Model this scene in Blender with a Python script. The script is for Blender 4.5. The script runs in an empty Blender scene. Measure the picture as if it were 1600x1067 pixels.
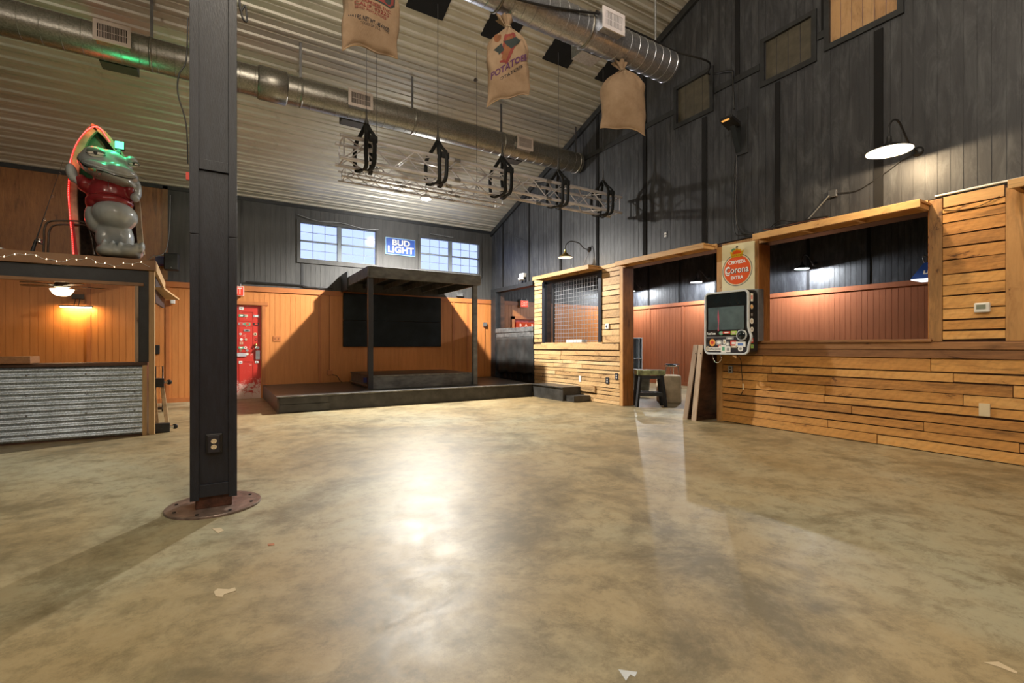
import bpy, math, random
from mathutils import Vector, Matrix
from mathutils.bvhtree import BVHTree
random.seed(7)
D = bpy.data
scene = bpy.context.scene
COL = scene.collection
PI = math.pi

# ------------------------------------------------------------------ camera
FPX, HY, CAMH = 741.0, 541.0, 1.15
YAW = math.atan(450 / 741.0)
cam = D.cameras.new('camera'); camo = D.objects.new('camera', cam); COL.objects.link(camo)
camo.location = (0, 0, CAMH); camo.rotation_euler = (PI / 2, 0, -YAW)
cam.sensor_width = 36; cam.lens = 36 * FPX / 1600; cam.shift_y = (HY - 533.5) / 1600
cam.clip_start = 0.05
scene.camera = camo
scene.view_settings.view_transform = 'Standard'
scene.view_settings.look = 'None'
scene.view_settings.exposure = 0.2
scene.view_settings.gamma = 1.0
scene.view_settings.use_curve_mapping = False
scene.cycles.max_bounces = 8
scene.cycles.diffuse_bounces = 4
scene.cycles.glossy_bounces = 4
scene.cycles.transparent_max_bounces = 8
scene.cycles.caustics_reflective = False
scene.cycles.caustics_refractive = False
scene.cycles.sample_clamp_indirect = 4.0
scene.cycles.use_denoising = True

SN, CS = math.sin(YAW), math.cos(YAW)
def at(u, v, y):
    """world point seen at measured photo position (u, v) at depth plane Y=y"""
    a = (u - 800) / FPX; b = (HY - v) / FPX
    d = y / (CS - a * SN)
    return Vector(((SN + a * CS) * d, y, CAMH + b * d))
def atx(u, v, x):
    a = (u - 800) / FPX; b = (HY - v) / FPX
    d = x / (SN + a * CS)
    return Vector((x, (CS - a * SN) * d, CAMH + b * d))

# ------------------------------------------------------------------ sky
w = D.worlds.new('sky'); scene.world = w; w.use_nodes = True
nt = w.node_tree; nt.nodes.clear()
o = nt.nodes.new('ShaderNodeOutputWorld'); b = nt.nodes.new('ShaderNodeBackground')
tc = nt.nodes.new('ShaderNodeTexCoord'); sp = nt.nodes.new('ShaderNodeSeparateXYZ'); cr = nt.nodes.new('ShaderNodeValToRGB')
cr.color_ramp.elements[0].position = 0.05; cr.color_ramp.elements[0].color = (0.82, 0.98, 1.5, 1)
cr.color_ramp.elements[1].position = 0.5; cr.color_ramp.elements[1].color = (0.24, 0.45, 1.6, 1)
e = cr.color_ramp.elements.new(0.26); e.color = (0.66, 0.84, 1.55, 1)
nt.links.new(tc.outputs['Generated'], sp.inputs[0]); nt.links.new(sp.outputs['Z'], cr.inputs[0])
nt.links.new(cr.outputs[0], b.inputs[0]); b.inputs[1].default_value = 1.0
nt.links.new(b.outputs[0], o.inputs[0])

# ------------------------------------------------------------------ lights
def lamp(name, kind, loc, power, color=(1, 1, 1), size=0.1, rot=None, spot=None, parent=None):
    l = D.lights.new(name, kind); l.energy = power; l.color = color
    if kind == 'AREA': l.shape = 'DISK'; l.size = size
    elif kind in ('POINT', 'SPOT'): l.shadow_soft_size = size
    if kind == 'SPOT': l.spot_size = spot or 2.6; l.spot_blend = 0.55
    ob = D.objects.new(name, l); COL.objects.link(ob); ob.location = loc
    if rot: ob.rotation_euler = rot
    return ob
KEY = Vector((3.72, 9.7, 4.31))
WARM = (1.0, 0.72, 0.42); COOL = (0.92, 0.96, 1.0)
lamp('key_lamp_light', 'SPOT', KEY - Vector((0, 0, 0.02)), 2500, (1.0, 0.96, 0.88), 0.06, spot=2.80)
lamp('key_lamp_spill', 'POINT', KEY - Vector((0, 0, 0.05)), 170, (1.0, 0.97, 0.92), 0.06)
# fill lamps added out of view to brighten the hall, dressed as pendants
FILL_LAMPS = [(-3.6, -1.0, 4.6), (0.8, -1.8, 4.6), (3.6, -2.0, 4.8), (0.6, 1.2, 6.3)]
for p in FILL_LAMPS:
    lamp('fill_light', 'POINT', (p[0], p[1], p[2]), 400 if p[1] > 0 else (60 if p[0] > 3 else 240), (1.0, 0.87, 0.70), 0.25)

# ------------------------------------------------------------------ materials
MATS = {}
def newmat(name):
    m = D.materials.new(name); m.use_nodes = True; n = m.node_tree; n.nodes.clear()
    out = n.nodes.new('ShaderNodeOutputMaterial'); p = n.nodes.new('ShaderNodeBsdfPrincipled')
    n.links.new(p.outputs[0], out.inputs[0]); MATS[name] = m
    return m, n, p
def L(n, a, b): n.links.new(a, b)
def coords(n, scale=(1, 1, 1)):
    t = n.nodes.new('ShaderNodeTexCoord'); mp = n.nodes.new('ShaderNodeMapping')
    mp.inputs['Scale'].default_value = scale; L(n, t.outputs['Object'], mp.inputs[0]); return mp.outputs[0]
def noise(n, vec, scale, detail=4, rough=0.6, dist=0.0):
    t = n.nodes.new('ShaderNodeTexNoise'); t.inputs['Scale'].default_value = scale; t.inputs['Detail'].default_value = detail
    t.inputs['Roughness'].default_value = rough; t.inputs['Distortion'].default_value = dist
    if vec is not None: L(n, vec, t.inputs['Vector'])
    return t.outputs[0]
def ramp(n, fac, stops):
    r = n.nodes.new('ShaderNodeValToRGB'); e = r.color_ramp.elements
    def c4(c): return (*c, 1) if not isinstance(c, (int, float)) else (c, c, c, 1)
    e[0].position = stops[0][0]; e[0].color = c4(stops[0][1]); e[1].position = stops[-1][0]; e[1].color = c4(stops[-1][1])
    for s in stops[1:-1]:
        q = e.new(s[0]); q.color = c4(s[1])
    L(n, fac, r.inputs[0]); return r.outputs[0]
def mix(n, fac, a, b, mode='MIX'):
    m = n.nodes.new('ShaderNodeMix'); m.data_type = 'RGBA'; m.blend_type = mode
    for sock, val in ((m.inputs[0], fac), (m.inputs[6], a), (m.inputs[7], b)):
        if isinstance(val, (int, float)): sock.default_value = val
        elif isinstance(val, tuple): sock.default_value = (*val, 1)
        else: L(n, val, sock)
    return m.outputs[2]
def mth(n, op, a, b=0.0):
    m = n.nodes.new('ShaderNodeMath'); m.operation = op
    for s, v in ((m.inputs[0], a), (m.inputs[1], b)):
        if isinstance(v, (int, float)): s.default_value = v
        else: L(n, v, s)
    return m.outputs[0]
def bump(n, p, h, strength=0.3, dist=0.01):
    b = n.nodes.new('ShaderNodeBump'); b.inputs['Strength'].default_value = strength; b.inputs['Distance'].default_value = dist
    L(n, h, b.inputs['Height']); L(n, b.outputs[0], p.inputs['Normal'])
def plain(name, c, rough=0.5, metal=0.0, var=0.12, scale=8, bmp=0.0, spec=0.5, emit=None, es=1.0, stretch=(1, 1, 1), coat=0.0):
    m, n, p = newmat(name)
    v = coords(n, stretch); f = noise(n, v, scale)
    c2 = tuple(min(1, x * (1 - 2 * var)) for x in c); c1 = tuple(min(1, x * (1 + var)) for x in c)
    L(n, ramp(n, f, [(0.3, c2), (0.7, c1)]), p.inputs['Base Color'])
    p.inputs['Roughness'].default_value = rough; p.inputs['Metallic'].default_value = metal
    p.inputs['Specular IOR Level'].default_value = spec
    p.inputs['Coat Weight'].default_value = coat
    if bmp: bump(n, p, noise(n, v, scale * 4), bmp)
    if emit: p.inputs['Emission Color'].default_value = (*emit, 1); p.inputs['Emission Strength'].default_value = es
    return m
def glow(name, c, s):
    m = D.materials.new(name); m.use_nodes = True; n = m.node_tree; n.nodes.clear()
    o = n.nodes.new('ShaderNodeOutputMaterial'); e = n.nodes.new('ShaderNodeEmission')
    e.inputs[0].default_value = (*c, 1); e.inputs[1].default_value = s; L(n, e.outputs[0], o.inputs[0]); MATS[name] = m; return m
def timber(name, stops, axis='y', rough=0.55, tint=0.55, bmp=0.35, saw=False, dark=0.5):
    """sawn boards; per-board shade comes from the 'tint' attribute, grain from stretched noise"""
    m, n, p = newmat(name)
    s = {'x': (0.12, 1, 1), 'y': (1, 0.12, 1), 'z': (1, 1, 0.12)}[axis]
    a = n.nodes.new('ShaderNodeAttribute'); a.attribute_name = 'tint'
    t = n.nodes.new('ShaderNodeTexCoord'); ad = n.nodes.new('ShaderNodeVectorMath'); ad.operation = 'MULTIPLY_ADD'
    L(n, a.outputs['Color'], ad.inputs[0]); ad.inputs[1].default_value = (17, 29, 23); L(n, t.outputs['Object'], ad.inputs[2])
    mp = n.nodes.new('ShaderNodeMapping'); mp.inputs['Scale'].default_value = s; L(n, ad.outputs[0], mp.inputs[0])
    grain = noise(n, mp.outputs[0], 30, 8, 0.75, 0.5)
    big = noise(n, mp.outputs[0], 6, 5, 0.65, 1.2)
    mp2 = n.nodes.new('ShaderNodeMapping'); mp2.inputs['Scale'].default_value = tuple(x ** 0.45 for x in s); L(n, ad.outputs[0], mp2.inputs[0])
    blot = noise(n, mp2.outputs[0], 7, 6, 0.7, 0.8)
    sep = n.nodes.new('ShaderNodeSeparateColor'); L(n, a.outputs['Color'], sep.inputs[0])
    f = mth(n, 'ADD', mth(n, 'MULTIPLY', grain, 1 - tint), mth(n, 'MULTIPLY', sep.outputs[0], tint))
    c = ramp(n, f, stops)
    c = mix(n, 1.0, c, ramp(n, big, [(0.30, dark), (0.43, 1.0), (1.0, 1.0)]), 'MULTIPLY')
    c = mix(n, 1.0, c, ramp(n, blot, [(0.32, (dark * 0.55, dark * 0.45, dark * 0.4)), (0.37, (0.85, 0.8, 0.75)), (0.5, (1.0, 1.0, 1.0)), (0.75, (1.12, 1.08, 1.0))]), 'MULTIPLY')
    if saw:
        sv = n.nodes.new('ShaderNodeTexWave'); sv.wave_type = 'BANDS'; sv.bands_direction = 'DIAGONAL'
        sv.inputs['Scale'].default_value = 7; sv.inputs['Distortion'].default_value = 4; sv.inputs['Detail'].default_value = 4; sv.inputs['Detail Scale'].default_value = 3
        L(n, ad.outputs[0], sv.inputs[0]); c = mix(n, 1.0, c, ramp(n, sv.outputs[0], [(0.0, 0.92), (0.5, 1.0), (1.0, 1.02)]), 'MULTIPLY')
    L(n, c, p.inputs['Base Color']); p.inputs['Roughness'].default_value = rough
    h = grain
    if saw:
        wv = n.nodes.new('ShaderNodeTexWave'); wv.wave_type = 'BANDS'; wv.bands_direction = 'DIAGONAL'
        wv.inputs['Scale'].default_value = 14; wv.inputs['Distortion'].default_value = 3
        L(n, ad.outputs[0], wv.inputs[0]); h = mth(n, 'ADD', grain, mth(n, 'MULTIPLY', wv.outputs[0], 0.10))
    bump(n, p, h, bmp, 0.006)
    return m

plain('black_paint', (0.020, 0.022, 0.025), 0.5, var=0.25, scale=6, bmp=0.15)
plain('black_metal', (0.012, 0.012, 0.013), 0.4)
plain('column_paint', (0.011, 0.014, 0.023), 0.42, var=0.2, scale=12, bmp=0.2, stretch=(3, 3, 0.6))
plain('deck_black', (0.045, 0.043, 0.040), 0.38, var=0.3, scale=5, bmp=0.1)
plain('canopy_grey', (0.125, 0.128, 0.13), 0.5, var=0.3, scale=9, bmp=0.25, stretch=(0.4, 1, 1))
plain('window_grey', (0.18, 0.21, 0.24), 0.65, var=0.05)
plain('worn_edge', (0.17, 0.165, 0.15), 0.5, var=0.4, scale=7)
plain('felt', (0.010, 0.014, 0.016), 0.95, var=0.3, scale=3)
plain('acoustic', (0.004, 0.004, 0.005), 0.95)
plain('rust', (0.10, 0.038, 0.022), 0.5, var=0.35, scale=18, bmp=0.3)
plain('plate_steel', (0.21, 0.155, 0.13), 0.35, 0.3, var=0.3, scale=14, bmp=0.15)
plain('white_plastic', (0.75, 0.75, 0.72), 0.4, var=0.04)
plain('cream_plastic', (0.72, 0.60, 0.40), 0.4, var=0.04)
plain('lcd', (0.25, 0.28, 0.22), 0.2)
plain('dark_plastic', (0.02, 0.021, 0.03), 0.35)
plain('blue_box', (0.04, 0.04, 0.16), 0.4)
plain('aluminium', (0.66, 0.65, 0.70), 0.33, 0.4, var=0.1, scale=5)
plain('chrome', (0.7, 0.7, 0.7), 0.15, 1.0, var=0.05)
plain('steel_cable', (0.18, 0.18, 0.19), 0.4, 0.8)
plain('strap_black', (0.008, 0.010, 0.012), 0.75)
plain('vent_paint', (0.55, 0.47, 0.42), 0.45, var=0.08)
plain('vent_white', (0.80, 0.76, 0.80), 0.4, var=0.05)
plain('vent_back', (0.05, 0.045, 0.04), 0.7)
plain('statue_grey', (0.34, 0.37, 0.375), 0.2, var=0.10, scale=4, coat=0.4)
plain('statue_green', (0.12, 0.17, 0.145), 0.2, var=0.15, scale=5, coat=0.4)
plain('shirt_red', (0.24, 0.018, 0.022), 0.25, var=0.12, scale=5, coat=0.3)
plain('eye_white', (0.75, 0.70, 0.62), 0.2)
plain('ink', (0.004, 0.004, 0.005), 0.3)
plain('cigar', (0.38, 0.13, 0.04), 0.6)
plain('boat_rim', (0.40, 0.31, 0.20), 0.6, var=0.2, scale=10, bmp=0.2)
plain('boat_hull', (0.20, 0.17, 0.12), 0.65, var=0.25, scale=6, bmp=0.2)
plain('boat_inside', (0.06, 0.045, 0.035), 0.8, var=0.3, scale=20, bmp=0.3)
plain('red_cloth', (0.4, 0.01, 0.01), 0.6)
plain('dark_bronze', (0.06, 0.045, 0.035), 0.35, 0.6)
plain('rattan_stick', (0.55, 0.40, 0.24), 0.5, var=0.2, scale=12)
plain('bar_post', (0.50, 0.33, 0.16), 0.5, var=0.12, scale=6, bmp=0.1, stretch=(2, 2, 0.3))
plain('brown_fascia', (0.25, 0.125, 0.05), 0.45, var=0.1, scale=5)
plain('dark_wood', (0.075, 0.035, 0.02), 0.4, var=0.35, scale=9, bmp=0.2, stretch=(0.4, 1, 1))
plain('canvas_dark', (0.035, 0.036, 0.036), 0.55, var=0.35, scale=3, bmp=0.15)
plain('locker_grey', (0.55, 0.58, 0.6), 0.4, var=0.05)
plain('locker_dark', (0.33, 0.35, 0.37), 0.5, var=0.06)
plain('stump_pale', (0.55, 0.45, 0.31), 0.55, var=0.12, scale=6, bmp=0.15)
plain('sign_cream', (0.80, 0.74, 0.50), 0.22, var=0.03, coat=0.5)
plain('sign_orange', (0.78, 0.10, 0.015), 0.3, var=0.03)
plain('sign_gold', (0.75, 0.45, 0.02), 0.3, var=0.15, scale=40)
plain('sign_white', (0.85, 0.85, 0.82), 0.6, var=0.03)
plain('sign_blue', (0.02, 0.085, 0.42), 0.6, var=0.05)
plain('sign_paleblue', (0.35, 0.6, 0.85), 0.6)
plain('navy_text', (0.01, 0.01, 0.05), 0.4)
plain('screen_glass', (0.010, 0.016, 0.018), 0.08, var=0.2, scale=4)
plain('screen_panel', (0.085, 0.125, 0.135), 0.12, var=0.2, scale=3)
plain('silver_plastic', (0.58, 0.62, 0.64), 0.3, 0.1, var=0.05)
plain('grey_metal', (0.30, 0.30, 0.31), 0.35, 0.7)
plain('burlap_seam', (0.36, 0.24, 0.12), 0.9)
plain('twine', (0.45, 0.36, 0.24), 0.9)
plain('print_red', (0.20, 0.035, 0.03), 0.9)
plain('print_dark', (0.035, 0.03, 0.035), 0.9)
plain('print_purple', (0.10, 0.035, 0.10), 0.9)
plain('print_orange', (0.22, 0.085, 0.035), 0.9)
plain('print_green', (0.025, 0.035, 0.035), 0.9)
plain('door_red', (0.50, 0.045, 0.03), 0.4, var=0.25, scale=7)
plain('brass', (0.6, 0.42, 0.12), 0.3, 1.0)
plain('grey_wire', (0.35, 0.36, 0.37), 0.4, 0.4)
plain('green_top', (0.30, 0.33, 0.17), 0.4, var=0.42, scale=9)
for nm, c in (('st_white', (0.78, 0.78, 0.74)), ('st_red', (0.6, 0.05, 0.03)), ('st_orange', (0.8, 0.35, 0.06)), ('st_green', (0.1, 0.35, 0.2)),
              ('st_black', (0.02, 0.02, 0.02)), ('st_grey', (0.3, 0.3, 0.3)), ('st_tan', (0.55, 0.45, 0.3)), ('st_lime', (0.35, 0.5, 0.1)), ('st_blue', (0.1, 0.2, 0.5))):
    plain(nm, c, 0.4, var=0.04)
glow('lamp_white', (1.0, 0.97, 0.92), 25)
glow('lamp_warm', (1.0, 0.80, 0.50), 14)
glow('bulb_warm_bright', (1.0, 0.80, 0.50), 7)
glow('bulb_cool_bright', (0.93, 0.97, 1.0), 12)
glow('bulb_dim', (1.0, 0.86, 0.62), 1.3)
glow('lamp_warm_soft', (1.0, 0.85, 0.6), 4)
glow('lamp_cool', (0.93, 0.97, 1.0), 30)
glow('bowl_glow', (1.0, 0.82, 0.52), 3.0)
glow('green_led', (0.10, 1.0, 0.34), 3.5)
glow('rope_red', (1.0, 0.012, 0.012), 1.6)
glow('rope_bead', (1.0, 0.22, 0.18), 1.8)
glow('exit_red', (1.0, 0.09, 0.05), 1.0)
glow('exit_letters', (1.0, 0.55, 0.42), 1.3)
glow('sign_red_lit', (0.8, 0.10, 0.04), 0.6)
glow('amber_led', (1.0, 0.45, 0.1), 0.9)
glow('shade_inside', (0.95, 0.97, 1.0), 1.6)

timber('pine_y', [(0.18, (0.22, 0.10, 0.03)), (0.36, (0.50, 0.235, 0.062)), (0.6, (0.64, 0.33, 0.095)), (0.8, (0.72, 0.42, 0.15))], 'y', saw=True, tint=0.4)
timber('pine_pale_y', [(0.18, (0.26, 0.16, 0.08)), (0.36, (0.50, 0.31, 0.14)), (0.6, (0.62, 0.41, 0.20)), (0.8, (0.70, 0.51, 0.30))], 'y', saw=True, tint=0.42)
timber('pine_z', [(0.15, (0.17, 0.09, 0.035)), (0.45, (0.42, 0.22, 0.075)), (1.0, (0.66, 0.38, 0.15))], 'z', tint=0.4, dark=0.55)
timber('pine_jamb', [(0.15, (0.10, 0.035, 0.01)), (0.5, (0.38, 0.15, 0.035)), (1.0, (0.55, 0.24, 0.06))], 'z', tint=0.3)
timber('sill_y', [(0.15, (0.08, 0.03, 0.015)), (0.5, (0.28, 0.13, 0.05)), (1.0, (0.48, 0.25, 0.10))], 'y', tint=0.4)
timber('awning_y', [(0.1, (0.34, 0.18, 0.07)), (0.5, (0.62, 0.37, 0.15)), (1.0, (0.74, 0.48, 0.22))], 'y', tint=0.5, dark=0.75)
timber('barnwood_z', [(0.1, (0.16, 0.11, 0.08)), (0.5, (0.42, 0.31, 0.22)), (1.0, (0.6, 0.48, 0.36))], 'z', tint=0.4)
timber('plywood_brown', [(0.2, (0.17, 0.068, 0.020)), (0.6, (0.34, 0.145, 0.042)), (1.0, (0.42, 0.20, 0.065))], 'z', tint=0.1, rough=0.35)
timber('boards_up', [(0.1, (0.12, 0.06, 0.03)), (0.5, (0.42, 0.24, 0.11)), (1.0, (0.55, 0.36, 0.18))], 'z', tint=0.4)

def siding_mat(name, lo, hi, rough, worn=None, streak=0.5):
    m, n, p = newmat(name)
    v = coords(n, (3, 3, 0.35)); f = noise(n, v, 4, 6, 0.65, 0.3)
    c = ramp(n, f, [(0.3, lo), (0.72, hi)])
    if worn:
        g = noise(n, coords(n, (2.2, 2.2, 0.55)), 3.2, 8, 0.75, 0.8)
        c = mix(n, ramp(n, g, [(0.47, 0.0), (0.68, streak)]), c, worn)
    L(n, c, p.inputs['Base Color']); p.inputs['Roughness'].default_value = rough
    bump(n, p, noise(n, coords(n, (14, 14, 0.8)), 5, 4), 0.25, 0.004)
    return m
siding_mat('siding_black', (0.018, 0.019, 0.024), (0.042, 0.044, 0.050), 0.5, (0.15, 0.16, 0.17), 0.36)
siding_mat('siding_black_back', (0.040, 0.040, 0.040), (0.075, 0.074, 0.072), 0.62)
siding_mat('siding_orange', (0.46, 0.17, 0.045), (0.58, 0.225, 0.065), 0.40)
siding_mat('siding_salmon', (0.40, 0.135, 0.062), (0.50, 0.175, 0.08), 0.38)
plain('trim_orange', (0.44, 0.15, 0.045), 0.4, var=0.08, scale=4)

# galvanised duct, with spangle
def galv(name, c, rough, sc, amt):
    m, n, p = newmat(name)
    v = n.nodes.new('ShaderNodeTexVoronoi'); v.inputs['Scale'].default_value = sc; L(n, coords(n), v.inputs['Vector'])
    s = n.nodes.new('ShaderNodeSeparateColor'); L(n, v.outputs['Color'], s.inputs[0])
    f = mth(n, 'ADD', mth(n, 'MULTIPLY', s.outputs[0], 0.5), mth(n, 'MULTIPLY', noise(n, coords(n), 2.0, 5), 0.5))
    L(n, ramp(n, f, [(0.2, tuple(x * (1 - amt) for x in c)), (0.8, tuple(min(1, x * (1 + amt)) for x in c))]), p.inputs['Base Color'])
    L(n, ramp(n, s.outputs[1], [(0, rough * 0.92), (1, rough * 1.1)]), p.inputs['Roughness'])
    p.inputs['Metallic'].default_value = 0.85
    return m
galv('galvanised_duct', (0.27, 0.26, 0.235), 0.36, 70, 0.25)
galv('galvanised_bright', (0.42, 0.44, 0.49), 0.30, 70, 0.22)
galv('corrugated_steel', (0.48, 0.55, 0.63), 0.38, 90, 0.4)
def ceiling_mat():
    m, n, p = newmat('ceiling_metal')
    v = coords(n, (0.25, 1, 1)); f = noise(n, v, 3, 6, 0.7)
    c = ramp(n, f, [(0.3, (0.44, 0.42, 0.365)), (0.7, (0.60, 0.58, 0.52))])
    d = noise(n, coords(n, (1, 1.4, 1)), 1.6, 9, 0.8, 1.2)
    c = mix(n, ramp(n, d, [(0.56, 0.0), (0.75, 0.5)]), c, (0.16, 0.14, 0.11))
    L(n, c, p.inputs['Base Color']); p.inputs['Roughness'].default_value = 0.40; p.inputs['Metallic'].default_value = 0.25
ceiling_mat()
def floor_mat():
    m, n, p = newmat('polished_concrete')
    g = coords(n)
    a = noise(n, g, 0.30, 6, 0.62, 0.5); b2 = noise(n, g, 1.3, 10, 0.72, 0.35); c3 = noise(n, g, 7, 10, 0.8, 0.2); d4 = noise(n, g, 0.9, 8, 0.7, 0.3)
    base = ramp(n, a, [(0.36, (0.25, 0.175, 0.08)), (0.5, (0.33, 0.258, 0.14)), (0.64, (0.33, 0.31, 0.21))])
    base = mix(n, ramp(n, b2, [(0.38, 0.8), (0.53, 0.0)]), base, (0.115, 0.090, 0.045))
    base = mix(n, ramp(n, d4, [(0.54, 0.0), (0.70, 0.55)]), base, (0.36, 0.30, 0.18))
    base = mix(n, ramp(n, c3, [(0.36, 0.65), (0.52, 0.0)]), base, (0.12, 0.092, 0.045))
    base = mix(n, ramp(n, c3, [(0.54, 0.0), (0.70, 0.35)]), base, (0.40, 0.34, 0.22))
    fine = noise(n, g, 45, 8, 0.85)
    base = mix(n, ramp(n, fine, [(0.60, 0.0), (0.70, 0.30)]), base, (0.5, 0.45, 0.33))
    base = mix(n, ramp(n, fine, [(0.34, 0.4), (0.44, 0.0)]), base, (0.10, 0.08, 0.045))
    L(n, base, p.inputs['Base Color'])
    L(n, ramp(n, noise(n, g, 2.5, 8, 0.75, 0.6), [(0.3, 0.40), (0.7, 0.54)]), p.inputs['Roughness'])
    p.inputs['Specular IOR Level'].default_value = 0.5
    bump(n, p, noise(n, g, 30, 5), 0.03, 0.003)
floor_mat()
def burlap():
    m, n, p = newmat('burlap')
    v = coords(n); f = noise(n, v, 4, 6, 0.7)
    c = ramp(n, f, [(0.3, (0.26, 0.17, 0.10)), (0.7, (0.39, 0.275, 0.18))])
    L(n, c, p.inputs['Base Color']); p.inputs['Roughness'].default_value = 0.9
    ch = n.nodes.new('ShaderNodeTexWave'); ch.bands_direction = 'Z'; ch.inputs['Scale'].default_value = 60; L(n, v, ch.inputs[0])
    c2 = n.nodes.new('ShaderNodeTexWave'); c2.bands_direction = 'X'; c2.inputs['Scale'].default_value = 60; L(n, v, c2.inputs[0])
    bump(n, p, mth(n, 'ADD', mth(n, 'ADD', ch.outputs[0], c2.outputs[0]), noise(n, v, 12, 5)), 0.5, 0.004)
burlap()
def worn_red():
    m, n, p = newmat('worn_red')
    v = coords(n); f = noise(n, v, 9, 8, 0.8)
    s = n.nodes.new('ShaderNodeSeparateXYZ'); L(n, v, s.inputs[0])
    k = mth(n, 'ADD', f, mth(n, 'MULTIPLY', mth(n, 'MAXIMUM', mth(n, 'SUBTRACT', 0.55, s.outputs[2]), 0.0), 0.45))
    L(n, mix(n, ramp(n, k, [(0.60, 0.0), (0.66, 0.85)]), (0.52, 0.035, 0.025), (0.72, 0.55, 0.48)), p.inputs['Base Color'])
    p.inputs['Roughness'].default_value = 0.4
worn_red()
def glass():
    m = D.materials.new('pane_glass'); m.use_nodes = True; n = m.node_tree; n.nodes.clear(); MATS['pane_glass'] = m
    o = n.nodes.new('ShaderNodeOutputMaterial'); mx = n.nodes.new('ShaderNodeMixShader'); t = n.nodes.new('ShaderNodeBsdfTransparent'); g = n.nodes.new('ShaderNodeBsdfGlossy')
    t.inputs[0].default_value = (0.97, 0.98, 1, 1); g.inputs['Roughness'].default_value = 0.05; mx.inputs[0].default_value = 0.06
    L(n, t.outputs[0], mx.inputs[1]); L(n, g.outputs[0], mx.inputs[2]); L(n, mx.outputs[0], o.inputs[0])
glass()

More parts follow.
